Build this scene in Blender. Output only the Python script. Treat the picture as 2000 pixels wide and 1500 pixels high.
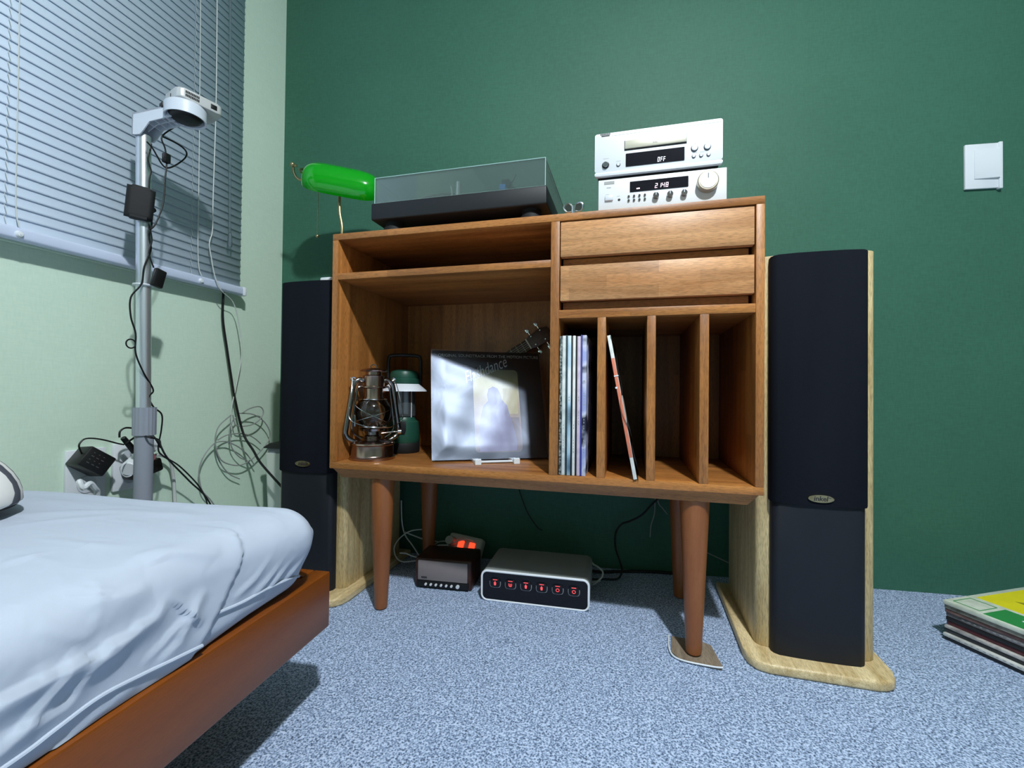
import bpy, bmesh, math, random
from mathutils import Matrix, Vector, Euler
import numpy as np
random.seed(7)
for o in list(bpy.data.objects): bpy.data.objects.remove(o, do_unlink=True)
SC = bpy.context.scene
COL = SC.collection
R = math.radians

# ---------------------------------------------------------------- camera, world, light, exposure
CAMP = (0.7404, -0.9884, 0.5696); YAW, PITCH, ROLL, FPX = -0.2574, 0.0125, 0.0108, 873.37
fw = Vector((math.sin(YAW)*math.cos(PITCH), math.cos(YAW)*math.cos(PITCH), math.sin(PITCH)))
rt = Vector((math.cos(YAW), -math.sin(YAW), 0)); up = rt.cross(fw)
r2 = math.cos(ROLL)*rt + math.sin(ROLL)*up; u2 = -math.sin(ROLL)*rt + math.cos(ROLL)*up
cd = bpy.data.cameras.new('camera'); cam = bpy.data.objects.new('camera', cd); COL.objects.link(cam)
cd.sensor_width = 36; cd.lens = FPX/2000*36; cd.clip_start = .01
cam.matrix_world = Matrix(((r2.x, u2.x, -fw.x, CAMP[0]), (r2.y, u2.y, -fw.y, CAMP[1]), (r2.z, u2.z, -fw.z, CAMP[2]), (0, 0, 0, 1)))
SC.camera = cam
W = bpy.data.worlds.new('night'); SC.world = W; W.use_nodes = True
W.node_tree.nodes['Background'].inputs[0].default_value = (.004, .005, .008, 1)
W.node_tree.nodes['Background'].inputs[1].default_value = 1.0
SC.view_settings.view_transform = 'Standard'; SC.view_settings.look = 'None'
SC.view_settings.gamma = 1; SC.view_settings.use_curve_mapping = False
SC.view_settings.exposure = 0.13
LIGHT = (1.15, -1.25, 2.22)
ld = bpy.data.lights.new('ceiling_lamp_light', 'POINT'); ld.shadow_soft_size = .04; ld.energy = 58; ld.color = (.90, .965, 1.0)
lo = bpy.data.objects.new('ceiling_lamp_light', ld); COL.objects.link(lo); lo.location = LIGHT
ld2 = bpy.data.lights.new('ceiling_lamp_disc', 'AREA'); ld2.shape = 'DISK'; ld2.size = .09; ld2.energy = 44; ld2.color = (.90, .965, 1.0)
lo2 = bpy.data.objects.new('ceiling_lamp_disc', ld2); COL.objects.link(lo2); lo2.location = (LIGHT[0], LIGHT[1], LIGHT[2]+.05)

# ---------------------------------------------------------------- helpers
def lin(h):
    h = h.lstrip('#'); c = [int(h[i:i+2], 16)/255 for i in (0, 2, 4)]
    return tuple(x/12.92 if x <= .04045 else ((x+.055)/1.055)**2.4 for x in c)+(1,)

class MB:
    def __init__(s): s.bm = bmesh.new()
    def _bev(s, g, b, seg):
        es = list({e for v in g for e in v.link_edges})
        bmesh.ops.bevel(s.bm, geom=es, offset=b, segments=seg, affect='EDGES', profile=.5)
    def box(s, a, b, bev=0, seg=2, m=None):
        cs = [(x, y, z) for x in (a[0], b[0]) for y in (a[1], b[1]) for z in (a[2], b[2])]
        v = [s.bm.verts.new(m @ Vector(c) if m else c) for c in cs]
        for f in ((0, 1, 3, 2), (4, 6, 7, 5), (0, 4, 5, 1), (2, 3, 7, 6), (0, 2, 6, 4), (1, 5, 7, 3)): s.bm.faces.new([v[i] for i in f])
        if bev: s._bev(v, bev, seg)
        return s
    def prism(s, poly, z0, z1, bev=0, seg=2, m=None, axis='z', topscale=None):
        def P(p, z):
            c = (p[0], p[1], z) if axis == 'z' else ((p[0], z, p[1]) if axis == 'y' else (z, p[0], p[1]))
            return m @ Vector(c) if m else c
        n = len(poly); A = [s.bm.verts.new(P(p, z0)) for p in poly]
        q = poly if topscale is None else topscale
        B = [s.bm.verts.new(P(p, z1)) for p in q]
        s.bm.faces.new(A[::-1]); s.bm.faces.new(B)
        for i in range(n): s.bm.faces.new((A[i], A[(i+1) % n], B[(i+1) % n], B[i]))
        if bev:
            es = [e for e in {e for v in A+B for e in v.link_edges} if (e.verts[0] in A) == (e.verts[1] in A)]
            bmesh.ops.bevel(s.bm, geom=es, offset=bev, segments=seg, affect='EDGES', profile=.5)
        return s
    def lathe(s, prof, c=(0, 0, 0), n=24, m=None):
        rings = []
        for r, z in prof:
            if r < 1e-6:
                p = Vector((c[0], c[1], c[2]+z)); rings.append([s.bm.verts.new(m @ p if m else p)])
            else:
                rr = []
                for k in range(n):
                    a = 2*math.pi*k/n; p = Vector((c[0]+r*math.cos(a), c[1]+r*math.sin(a), c[2]+z)); rr.append(s.bm.verts.new(m @ p if m else p))
                rings.append(rr)
        for A, B in zip(rings, rings[1:]):
            for k in range(n):
                if len(A) == 1 and len(B) == 1: continue
                if len(A) == 1: s.bm.faces.new((A[0], B[k], B[(k+1) % n]))
                elif len(B) == 1: s.bm.faces.new((A[k], A[(k+1) % n], B[0]))
                else: s.bm.faces.new((A[k], A[(k+1) % n], B[(k+1) % n], B[k]))
        return s
    def cyl(s, p0, p1, r0, r1=None, n=16, bev=0):
        r1 = r0 if r1 is None else r1; p0 = Vector(p0); p1 = Vector(p1); d = p1-p0; L = d.length
        m = Matrix.Translation(p0) @ d.to_track_quat('Z', 'Y').to_matrix().to_4x4()
        prof = [(0, 0), (r0-bev, 0), (r0, bev), (r1, L-bev), (r1-bev, L), (0, L)] if bev else [(0, 0), (r0, 0), (r1, L), (0, L)]
        return s.lathe(prof, n=n, m=m)
    def tube(s, pts, r, n=8, smooth=6, closed=False, caps=True):
        P = [Vector(p) for p in pts]
        if smooth and len(P) > 2:
            Q = []; N = len(P); rng = N if closed else N-1
            for i in range(rng):
                p0 = P[i-1] if (i > 0 or closed) else P[0]; p1 = P[i]; p2 = P[(i+1) % N]; p3 = P[(i+2) % N] if (i+2 < N or closed) else P[-1]
                for k in range(smooth):
                    t = k/smooth
                    Q.append(.5*((2*p1)+(-p0+p2)*t+(2*p0-5*p1+4*p2-p3)*t*t+(-p0+3*p1-3*p2+p3)*t**3))
            if not closed: Q.append(P[-1])
            P = Q
        N = len(P); rings = []; nv = None
        for i in range(N):
            d = (P[(i+1) % N]-P[i-1]) if closed else (P[min(i+1, N-1)]-P[max(i-1, 0)])
            if d.length < 1e-9: d = Vector((0, 0, 1))
            d.normalize()
            if nv is None: nv = d.orthogonal().normalized()
            else:
                nv = nv-d*nv.dot(d)
                nv = nv.normalized() if nv.length > 1e-6 else d.orthogonal().normalized()
            b = d.cross(nv); rad = r[min(i, len(r)-1)] if isinstance(r, (list, tuple)) else r
            rings.append([s.bm.verts.new(P[i]+rad*(math.cos(2*math.pi*k/n)*nv+math.sin(2*math.pi*k/n)*b)) for k in range(n)])
        for i in range(N if closed else N-1):
            A, B = rings[i], rings[(i+1) % N]
            for k in range(n): s.bm.faces.new((A[k], A[(k+1) % n], B[(k+1) % n], B[k]))
        if caps and not closed: s.bm.faces.new(rings[0][::-1]); s.bm.faces.new(rings[-1])
        return s
    def sphere(s, c, r, n=12, sc=(1, 1, 1)):
        prof = [(math.sin(math.pi*i/n)*r, -math.cos(math.pi*i/n)*r) for i in range(n+1)]
        m = Matrix.Translation(Vector(c)) @ Matrix.Diagonal((*sc, 1)); prof[0] = (0, -r); prof[-1] = (0, r)
        return s.lathe(prof, n=n*2, m=m)
    def grid(s, nu, nv, f):
        V = [[s.bm.verts.new(f(i/nu, j/nv)) for j in range(nv+1)] for i in range(nu+1)]
        for i in range(nu):
            for j in range(nv): s.bm.faces.new((V[i][j], V[i+1][j], V[i+1][j+1], V[i][j+1]))
        return s

def dress(o, label=None, cat=None, group=None, kind=None):
    for k, v in (('label', label), ('category', cat), ('group', group), ('kind', kind)):
        if v: o[k] = v
    return o
def thing(name, label, cat, loc=(0, 0, 0), rz=0, group=None, rot=None):
    o = bpy.data.objects.new(name, None); COL.objects.link(o); o.empty_display_size = .02
    m = Matrix.Translation(Vector(loc)) @ (Euler(rot).to_matrix().to_4x4() if rot else Matrix.Rotation(rz, 4, 'Z'))
    o.matrix_world = m
    return dress(o, label, cat, group)
def world_of(o):
    m = o.matrix_basis.copy()
    while o.parent: o = o.parent; m = o.matrix_basis @ m
    return m
def obj(name, mb, mat, parent=None, world=False, ang=35, **kw):
    me = bpy.data.meshes.new(name)
    bm = mb.bm; bmesh.ops.recalc_face_normals(bm, faces=bm.faces)
    if world and parent is not None: bmesh.ops.transform(bm, matrix=world_of(parent).inverted(), verts=bm.verts)
    bm.to_mesh(me); bm.free()
    for p in me.polygons: p.use_smooth = True
    me.set_sharp_from_angle(angle=R(ang))
    o = bpy.data.objects.new(name, me); COL.objects.link(o)
    if mat: me.materials.append(mat)
    if parent is not None: o.parent = parent
    return dress(o, **kw)
def copy_tree(o, parent=None):
    c = o.copy(); COL.objects.link(c)
    if parent is not None: c.parent = parent
    for ch in list(o.children): copy_tree(ch, c)
    return c
def text_obj(name, body, size, mat, parent, m, extrude=.0003, shear=0, align='CENTER', sx=1, bold=0):
    cu = bpy.data.curves.new(name, 'FONT'); cu.body = body; cu.size = size; cu.extrude = extrude; cu.shear = shear
    cu.align_x = align; cu.align_y = 'CENTER'; cu.resolution_u = 3; cu.offset = bold
    t = bpy.data.objects.new(name+'_tmp', cu); COL.objects.link(t); bpy.context.view_layer.update()
    me = bpy.data.meshes.new_from_object(t.evaluated_get(bpy.context.evaluated_depsgraph_get()))
    bpy.data.objects.remove(t, do_unlink=True); me.transform(m @ Matrix.Diagonal((sx, 1, 1, 1)))
    me.materials.clear(); me.materials.append(mat); me.name = name
    o = bpy.data.objects.new(name, me); COL.objects.link(o)
    if parent is not None: o.parent = parent
    return o
FRONT = Matrix(((1, 0, 0, 0), (0, 0, -1, 0), (0, 1, 0, 0), (0, 0, 0, 1)))     # text plane -> facing -y
def front(x, y, z): return Matrix.Translation(Vector((x, y, z))) @ FRONT
def rrect(x0, y0, x1, y1, r, n=5):
    p = []
    for cx, cy, a in ((x1-r, y1-r, 0), (x0+r, y1-r, 90), (x0+r, y0+r, 180), (x1-r, y0+r, 270)):
        for k in range(n+1):
            t = R(a+90*k/n); p.append((cx+r*math.cos(t), cy+r*math.sin(t)))
    return p
def ell(cx, cy, a, b, n=24): return [(cx+a*math.cos(2*math.pi*k/n), cy+b*math.sin(2*math.pi*k/n)) for k in range(n)]

# ---------------------------------------------------------------- materials
def nodes(name):
    m = bpy.data.materials.new(name); m.use_nodes = True; nt = m.node_tree
    b = nt.nodes['Principled BSDF']
    return m, nt, b
def N(nt, t, **kw):
    n = nt.nodes.new(t)
    for k, v in kw.items():
        if k.startswith('i_'): n.inputs[k[2:].replace('_', ' ')].default_value = v
        else: setattr(n, k, v)
    return n
def plain(name, col, rough=.5, metal=0, bump=0, bscale=200, var=0, vscale=8, coat=0, spec=.5, emit=0, ecol=None, trans=0, ior=1.45):
    m, nt, b = nodes(name); c = lin(col) if isinstance(col, str) else col
    b.inputs['Base Color'].default_value = c; b.inputs['Roughness'].default_value = rough; b.inputs['Metallic'].default_value = metal
    b.inputs['Specular IOR Level'].default_value = spec; b.inputs['Coat Weight'].default_value = coat; b.inputs['IOR'].default_value = ior
    b.inputs['Transmission Weight'].default_value = trans
    if emit:
        b.inputs['Emission Color'].default_value = lin(ecol) if ecol else c; b.inputs['Emission Strength'].default_value = emit
    tc = N(nt, 'ShaderNodeTexCoord')
    nz = N(nt, 'ShaderNodeTexNoise', i_Scale=vscale, i_Detail=4.0); nt.links.new(tc.outputs['Object'], nz.inputs['Vector'])
    v = var if var else .04
    mx = N(nt, 'ShaderNodeMix', data_type='RGBA'); mx.inputs['A'].default_value = tuple(x*(1-v) for x in c[:3])+(1,); mx.inputs['B'].default_value = tuple(min(1, x*(1+v)) for x in c[:3])+(1,)
    nt.links.new(nz.outputs['Fac'], mx.inputs['Factor']); nt.links.new(mx.outputs['Result'], b.inputs['Base Color'])
    if bump:
        n2 = N(nt, 'ShaderNodeTexNoise', i_Scale=bscale, i_Detail=3.0); nt.links.new(tc.outputs['Object'], n2.inputs['Vector'])
        bp = N(nt, 'ShaderNodeBump', i_Strength=bump, i_Distance=.002); nt.links.new(n2.outputs['Fac'], bp.inputs['Height']); nt.links.new(bp.outputs['Normal'], b.inputs['Normal'])
    return m
def ramp(nt, stops):
    r = N(nt, 'ShaderNodeValToRGB'); e = r.color_ramp.elements
    while len(e) < len(stops): e.new(.5)
    for k, (p, c) in enumerate(stops): e[k].position = p; e[k].color = lin(c) if isinstance(c, str) else c
    return r
def wood(name, dark, light, axis='x', rough=.42, boards=(.24, .045), bvar=.16, grain=34, pore=.35, swirl=.6):
    m, nt, b = nodes(name); L = nt.links.new
    tc = N(nt, 'ShaderNodeTexCoord'); sx = N(nt, 'ShaderNodeSeparateXYZ'); L(tc.outputs['Object'], sx.inputs[0])
    k = 'XYZ'.index(axis.upper()); o1, o2 = [i for i in range(3) if i != k]
    ad = N(nt, 'ShaderNodeMath', operation='ADD'); L(sx.outputs[o1], ad.inputs[0]); L(sx.outputs[o2], ad.inputs[1])
    cb = N(nt, 'ShaderNodeCombineXYZ'); L(sx.outputs[k], cb.inputs[0]); L(ad.outputs[0], cb.inputs[1])
    br = N(nt, 'ShaderNodeTexBrick', offset=.43, i_Scale=1.0); br.inputs['Mortar Size'].default_value = 0.0
    br.inputs['Brick Width'].default_value = boards[0]; br.inputs['Row Height'].default_value = boards[1]; br.inputs['Bias'].default_value = 0.0
    br.inputs['Color1'].default_value = (1, 1, 1, 1); br.inputs['Color2'].default_value = (0, 0, 0, 1); L(cb.outputs[0], br.inputs['Vector'])
    mp = N(nt, 'ShaderNodeMapping'); s = [grain]*3; s[k] = grain*.07; mp.inputs['Scale'].default_value = s; L(tc.outputs['Object'], mp.inputs['Vector'])
    nz = N(nt, 'ShaderNodeTexNoise', i_Scale=1.0, i_Detail=5.0, i_Distortion=swirl); L(mp.outputs[0], nz.inputs['Vector'])
    rp = ramp(nt, [(.3, dark), (.7, light)]); L(nz.outputs['Fac'], rp.inputs[0])
    mp2 = N(nt, 'ShaderNodeMapping'); s = [620]*3; s[k] = 70; mp2.inputs['Scale'].default_value = s; L(tc.outputs['Object'], mp2.inputs['Vector'])
    n2 = N(nt, 'ShaderNodeTexNoise', i_Scale=1.0, i_Detail=2.0); L(mp2.outputs[0], n2.inputs['Vector'])
    r2_ = ramp(nt, [(.35, (1-pore, 1-pore, 1-pore, 1)), (.55, (1, 1, 1, 1))]); L(n2.outputs['Fac'], r2_.inputs[0])
    m1 = N(nt, 'ShaderNodeMix', data_type='RGBA', blend_type='MULTIPLY'); m1.inputs['Factor'].default_value = 1; L(rp.outputs[0], m1.inputs['A']); L(r2_.outputs[0], m1.inputs['B'])
    hs = N(nt, 'ShaderNodeHueSaturation'); mr = N(nt, 'ShaderNodeMapRange'); mr.inputs['To Min'].default_value = 1-bvar; mr.inputs['To Max'].default_value = 1+bvar
    L(br.outputs['Color'], mr.inputs['Value']); L(mr.outputs[0], hs.inputs['Value']); L(m1.outputs['Result'], hs.inputs['Color']); L(hs.outputs[0], b.inputs['Base Color'])
    b.inputs['Roughness'].default_value = rough
    bp = N(nt, 'ShaderNodeBump', i_Strength=.12, i_Distance=.001); L(n2.outputs['Fac'], bp.inputs['Height']); L(bp.outputs['Normal'], b.inputs['Normal'])
    return m
def wallpaper(name, c1, c2, seam=None):
    m, nt, b = nodes(name); L = nt.links.new; tc = N(nt, 'ShaderNodeTexCoord')
    big = N(nt, 'ShaderNodeTexNoise', i_Scale=2.2, i_Detail=3.0); L(tc.outputs['Object'], big.inputs['Vector'])
    mp = N(nt, 'ShaderNodeMapping'); mp.inputs['Scale'].default_value = (260, 260, 60); L(tc.outputs['Object'], mp.inputs['Vector'])
    f1 = N(nt, 'ShaderNodeTexNoise', i_Scale=1.0, i_Detail=3.0); L(mp.outputs[0], f1.inputs['Vector'])
    mp2 = N(nt, 'ShaderNodeMapping'); mp2.inputs['Scale'].default_value = (45, 45, 330); L(tc.outputs['Object'], mp2.inputs['Vector'])
    f2 = N(nt, 'ShaderNodeTexNoise', i_Scale=1.0, i_Detail=3.0); L(mp2.outputs[0], f2.inputs['Vector'])
    ad = N(nt, 'ShaderNodeMath', operation='ADD'); L(f1.outputs['Fac'], ad.inputs[0]); L(f2.outputs['Fac'], ad.inputs[1])
    a2 = N(nt, 'ShaderNodeMath', operation='MULTIPLY_ADD'); L(ad.outputs[0], a2.inputs[0]); a2.inputs[1].default_value = .5; a2.inputs[2].default_value = 0
    a3 = N(nt, 'ShaderNodeMix', data_type='FLOAT'); a3.inputs['Factor'].default_value = .35; L(a2.outputs[0], a3.inputs['A']); L(big.outputs['Fac'], a3.inputs['B'])
    rp = ramp(nt, [(.3, c1), (.7, c2)]); L(a3.outputs['Result'], rp.inputs[0]); out = rp.outputs[0]
    L(out, b.inputs['Base Color']); b.inputs['Roughness'].default_value = .6; b.inputs['Specular IOR Level'].default_value = .35
    bp = N(nt, 'ShaderNodeBump', i_Strength=.3, i_Distance=.0015); L(a2.outputs[0], bp.inputs['Height']); L(bp.outputs['Normal'], b.inputs['Normal'])
    return m
def carpet():
    m, nt, b = nodes('carpet'); L = nt.links.new; tc = N(nt, 'ShaderNodeTexCoord')
    n1 = N(nt, 'ShaderNodeTexNoise', i_Scale=250.0, i_Detail=2.5, i_Distortion=.5); L(tc.outputs['Object'], n1.inputs['Vector'])
    n2 = N(nt, 'ShaderNodeTexVoronoi', i_Scale=330.0); L(tc.outputs['Object'], n2.inputs['Vector'])
    mx = N(nt, 'ShaderNodeMix', data_type='FLOAT'); mx.inputs['Factor'].default_value = .35; L(n1.outputs['Fac'], mx.inputs['A']); L(n2.outputs['Distance'], mx.inputs['B'])
    rp = ramp(nt, [(.34, '#46566f'), (.47, '#879bbc'), (.62, '#c6d6f2')]); L(mx.outputs['Result'], rp.inputs[0]); L(rp.outputs[0], b.inputs['Base Color'])
    b.inputs['Roughness'].default_value = .95; b.inputs['Specular IOR Level'].default_value = .1; b.inputs['Sheen Weight'].default_value = .15
    bp = N(nt, 'ShaderNodeBump', i_Strength=.9, i_Distance=.004); L(mx.outputs['Result'], bp.inputs['Height']); L(bp.outputs['Normal'], b.inputs['Normal'])
    return m
def clear(name, tint=(.93, .97, .97, 1), haze=0.0, hcol=(.6, .7, .75, 1), rough=.02, refl=1.0):
    m, nt, b = nodes(name); L = nt.links.new; nt.nodes.remove(b); out = nt.nodes['Material Output']
    tr = N(nt, 'ShaderNodeBsdfTransparent'); tr.inputs[0].default_value = tint
    gl = N(nt, 'ShaderNodeBsdfGlossy'); gl.inputs['Roughness'].default_value = rough
    fr = N(nt, 'ShaderNodeFresnel', i_IOR=1.5); mu = N(nt, 'ShaderNodeMath', operation='MULTIPLY'); mu.inputs[1].default_value = refl; L(fr.outputs[0], mu.inputs[0])
    mx = N(nt, 'ShaderNodeMixShader'); L(mu.outputs[0], mx.inputs[0]); L(tr.outputs[0], mx.inputs[1]); L(gl.outputs[0], mx.inputs[2])
    res = mx
    if haze:
        df = N(nt, 'ShaderNodeBsdfDiffuse'); df.inputs[0].default_value = hcol; m2 = N(nt, 'ShaderNodeMixShader'); m2.inputs[0].default_value = haze
        L(mx.outputs[0], m2.inputs[1]); L(df.outputs[0], m2.inputs[2]); res = m2
    L(res.outputs[0], out.inputs['Surface'])
    return m, nt

def linen():
    m, nt, b = nodes('bed_linen'); L = nt.links.new; tc = N(nt, 'ShaderNodeTexCoord')
    b.inputs['Base Color'].default_value = lin('#b2bac9'); b.inputs['Roughness'].default_value = .85; b.inputs['Specular IOR Level'].default_value = .2
    mp = N(nt, 'ShaderNodeMapping'); mp.inputs['Scale'].default_value = (14, 24, 18); mp.inputs['Rotation'].default_value = (0, 0, R(28)); L(tc.outputs['Object'], mp.inputs['Vector'])
    n1 = N(nt, 'ShaderNodeTexNoise', i_Scale=1.0, i_Detail=1.5, i_Distortion=.8); L(mp.outputs[0], n1.inputs['Vector'])
    n2 = N(nt, 'ShaderNodeTexNoise', i_Scale=1500.0, i_Detail=2.0); L(tc.outputs['Object'], n2.inputs['Vector'])
    b1 = N(nt, 'ShaderNodeBump', i_Strength=.13, i_Distance=.02); L(n1.outputs['Fac'], b1.inputs['Height'])
    b2 = N(nt, 'ShaderNodeBump', i_Strength=.12, i_Distance=.001); L(n2.outputs['Fac'], b2.inputs['Height']); L(b1.outputs['Normal'], b2.inputs['Normal']); L(b2.outputs['Normal'], b.inputs['Normal'])
    return m
WD, WL = '#8a5426', '#b97a3e'
wood_x = wood('cabinet_wood_x', WD, WL, 'x'); wood_y = wood('cabinet_wood_y', WD, WL, 'y'); wood_z = wood('cabinet_wood_z', WD, WL, 'z')
wood_drawer = wood('drawer_wood', '#a36c3e', '#cf9a69', 'x', boards=(.19, .026), bvar=.2, pore=.3)
wood_leg = wood('leg_wood', '#864c26', '#985c32', 'z', rough=.4, boards=(9, 9), bvar=0, pore=.1)
wood_bed = wood('bed_wood', '#73390a', '#884810', 'y', rough=.3, boards=(9, 9), bvar=0, pore=.1, grain=12)
oak_z = wood('oak_veneer', '#b59a68', '#ddc796', 'z', rough=.45, boards=(9, .2), bvar=.04, grain=55, pore=.35, swirl=1.2)
oak_x = wood('oak_veneer_base', '#bfa270', '#ead3a4', 'y', rough=.45, boards=(9, .5), bvar=.03, grain=60, pore=.3, swirl=1.2)
walnut = wood('walnut', '#2b1510', '#452318', 'x', rough=.4, boards=(9, 9), bvar=0)
uke_wood = wood('ukulele_wood', '#3a2113', '#553320', 'x', rough=.4, boards=(9, 9), bvar=0)
green_wall = wallpaper('green_wallpaper', '#305c4a', '#3e6f5b'); pale_wall = wallpaper('pale_green_wallpaper', '#c6dcca', '#d6e8d6')
white_paint = plain('white_paint', '#e4e6e4', .8); ceiling_paint = plain('ceiling_paint', '#a9aeab', .85); far_paint = plain('far_wall_paint', '#6f8278', .8); carpet_m = carpet()
white_pl = plain('white_plastic', '#dfe3e8', .4); grey_pl = plain('grey_plastic', '#8f94a0', .45); ltgrey_pl = plain('light_grey_plastic', '#c9ced6', .4)
black_pl = plain('black_plastic', '#0d0d0f', .45); black_sat = plain('black_satin', '#15171b', .5); rubber = plain('black_rubber', '#101012', .7)
black_cable = plain('black_cable', '#0b0b0d', .5); white_cable = plain('white_cable', '#c8cbc8', .5); grey_cable = plain('grey_cable', '#8d918f', .5)
cloth_black = plain('speaker_cloth', '#0e121b', .9, bump=.25, bscale=900, spec=.2); panel_black = plain('speaker_panel', '#0f131c', .6, bump=.1, bscale=700)
alu = plain('brushed_aluminium', '#dfe3ea', .32, .85); silver = plain('silver_face', '#dadcdf', .5, .12); knob_m = plain('knob_side', '#b8ad9c', .3, .9); silver_tray = plain('champagne_tray', '#cfc9b8', .35, .4)
chrome = plain('chrome', '#d8d8d8', .12, 1); dkchrome = plain('dark_chrome', '#8f8a88', .18, 1); copper = plain('aged_copper', '#a58d82', .22, 1, var=.2, vscale=40)
brass = plain('brass', '#b7a47a', .3, 1); display = plain('display_window', '#141019', .12, coat=.5); lit = plain('display_digits', '#f5f7ff', .5, emit=3.0, ecol='#eef4ff')
lit_pink = plain('display_digits_pink', '#ffe6f2', .5, emit=2.5, ecol='#ffdff0')
red_lit = plain('red_lit_switch', '#ff5030', .4, emit=2.2, ecol='#ff3a20'); red_icon = plain('red_lit_icon', '#c05050', .4, emit=.9, ecol='#ff4a50')
dark_mark = plain('dark_print', '#2a2a2c', .6); grey_mark = plain('grey_print', '#9a9a98', .6)
blind_m = plain('blind_slat', '#dce9fc', .4, coat=.1, spec=.4); blind_rail = plain('blind_rail', '#ccd5ec', .4)
green_pl = plain('green_lantern_plastic', '#1d4a3c', .4); green_glass = plain('green_shade_glass', '#079a10', .12, coat=.6)
sheet_m = linen(); light_diff = plain('lamp_diffuser', '#ffffff', .5, emit=2)
vinyl_shim = wood('vinyl_offcut', '#7d6d5c', '#9b8b78', 'y', rough=.6, boards=(9, 9), bvar=0)
acrylic, _ = clear('acrylic_cover', (.96, .98, .98, 1), haze=.075, hcol=(.60, .78, .75, 1), refl=.8)
glass, _ = clear('lantern_glass', (.90, .93, .92, 1), refl=1.6); dark_glass = plain('window_glass', '#0a0d12', .05)
cap_clear, _ = clear('clear_plastic', (.85, .88, .92, 1), haze=.08)

# ---------------------------------------------------------------- room
WY0, WS = .4285, .0857                              # the green wall runs y = WY0 + WS*x
XL, XR, YF, ZC = -.503, 2.7, -2.9, 2.35
WA = math.atan(WS)
def wy(x): return WY0+WS*x
def struct(name, mb, mat): return obj(name, mb, mat, None, kind='structure')
struct('floor', MB().box((XL-.1, YF-.1, -.05), (XR+.1, .9, 0)), carpet_m)
struct('ceiling', MB().box((XL-.1, YF-.1, ZC), (XR+.1, .9, ZC+.05)), ceiling_paint)
struct('wall_back', MB().prism([(XL-.1, wy(XL-.1)), (XR+.1, wy(XR+.1)), (XR+.1, wy(XR+.1)+.1), (XL-.1, wy(XL-.1)+.1)], 0, ZC), green_wall)
WIN = (-1.28, .10, .93, 2.12)
wl = MB(); yb = wy(XL)
wl.box((XL-.1, YF, 0), (XL, yb, WIN[2])); wl.box((XL-.1, YF, WIN[3]), (XL, yb, ZC)); wl.box((XL-.1, YF, WIN[2]), (XL, WIN[0], WIN[3])); wl.box((XL-.1, WIN[1], WIN[2]), (XL, yb, WIN[3]))
struct('wall_left', wl, pale_wall)
struct('wall_right', MB().box((XR, YF-.1, 0), (XR+.1, .75, ZC)), far_paint)
struct('wall_front', MB().box((XL-.1, YF-.1, 0), (XR+.1, YF, ZC)), far_paint)
w = struct('window_1', MB().box((XL-.07, WIN[0], WIN[2]), (XL-.06, WIN[1], WIN[3])), dark_glass)
fr = MB()
for a, b in (((XL-.08, WIN[0], WIN[2]), (XL-.01, WIN[1], WIN[2]+.04)), ((XL-.08, WIN[0], WIN[3]-.04), (XL-.01, WIN[1], WIN[3])), ((XL-.08, WIN[0], WIN[2]), (XL-.01, WIN[0]+.04, WIN[3])), ((XL-.08, WIN[1]-.04, WIN[2]), (XL-.01, WIN[1], WIN[3])), ((XL-.08, -.62, WIN[2]), (XL-.01, -.57, WIN[3]))): fr.box(a, b, .003)
obj('window_frame', fr, white_paint, w)
struct('trim_1', MB().box((XL, WIN[0]-.06, .862), (XL+.012, WIN[1]+.05, .874), .003), pale_wall)

# ceiling lamp (outside the frame, gives the light)
t = thing('ceiling_light', 'small round white ceiling lamp lighting the room', 'lamp', (LIGHT[0], LIGHT[1], ZC))
obj('lamp_housing', MB().lathe([(0, 0), (.19, 0), (.19, -.012), (.17, -.022), (.04, -.028), (0, -.028)], n=40), plain('lamp_housing_grey', '#8c8f90', .6), t)
obj('diffuser', MB().lathe([(0, -.028), (.045, -.028), (.05, -.036), (.035, -.044), (0, -.047)], n=32), light_diff, t)

# ---------------------------------------------------------------- record cabinet
cab = thing('record_cabinet', 'brown wooden record cabinet on four tapered legs against the green wall', 'cabinet', (.5, .2, 0))
Z0, Z1, T, DC = .364, .964, .0162, .39
def part(name, mb, mat, par, **kw): return obj(name, mb, mat, par, world=True, **kw)
part('top_panel', MB().box((0, 0, Z1-T), (1, DC, Z1), .0012), wood_x, cab)
part('bottom_panel', MB().box((0, 0, Z0), (1, DC, Z0+T), .0012), wood_x, cab)
part('side_panel', MB().box((0, 0, Z0+T), (T, DC, Z1-T), .0012), wood_z, cab)
part('side_panel', MB().box((1-T, 0, Z0+T), (1, DC, Z1-T), .0012), wood_z, cab)
part('back_panel', MB().box((T, .379, Z0+T), (1-T, DC, Z1-T)), wood_z, cab)
part('center_divider', MB().box((.567, .0005, Z0+T), (.5866, .379, Z1-T), .001), wood_z, cab)
part('shelf', MB().box((T, .001, .846), (.567, .379, .8625), .001), wood_x, cab)
part('drawer_rail', MB().box((.5866, .0005, .7295), (1-T, .379, .748), .001), wood_x, cab)
for x0 in (.6715, .7752, .8795): part('record_divider', MB().box((x0, .001, Z0+T), (x0+.018, .379, .7295), .001), wood_z, cab)
for z0, z1 in ((.8672, .9448), (.7685, .8468)):
    d = part('drawer', MB().box((.5888, .002, z0), (.9815, .02, z1), .001), wood_drawer, cab)
    part('finger_pull', MB().box((.592, .026, z0-.0185), (.976, .04, z0)), wood_x, d)
    part('drawer_box', MB().box((.60, .04, z0-.018), (.97, .36, z1-.006)), wood_x, d)
a = [(.008, .004), (.992, .004), (.992, .386), (.008, .386)]; b2 = [(.022, .024), (.975, .024), (.975, .372), (.022, .372)]
part('plinth', MB().prism(b2, .3385, Z0, topscale=a), wood_x, cab)
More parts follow.
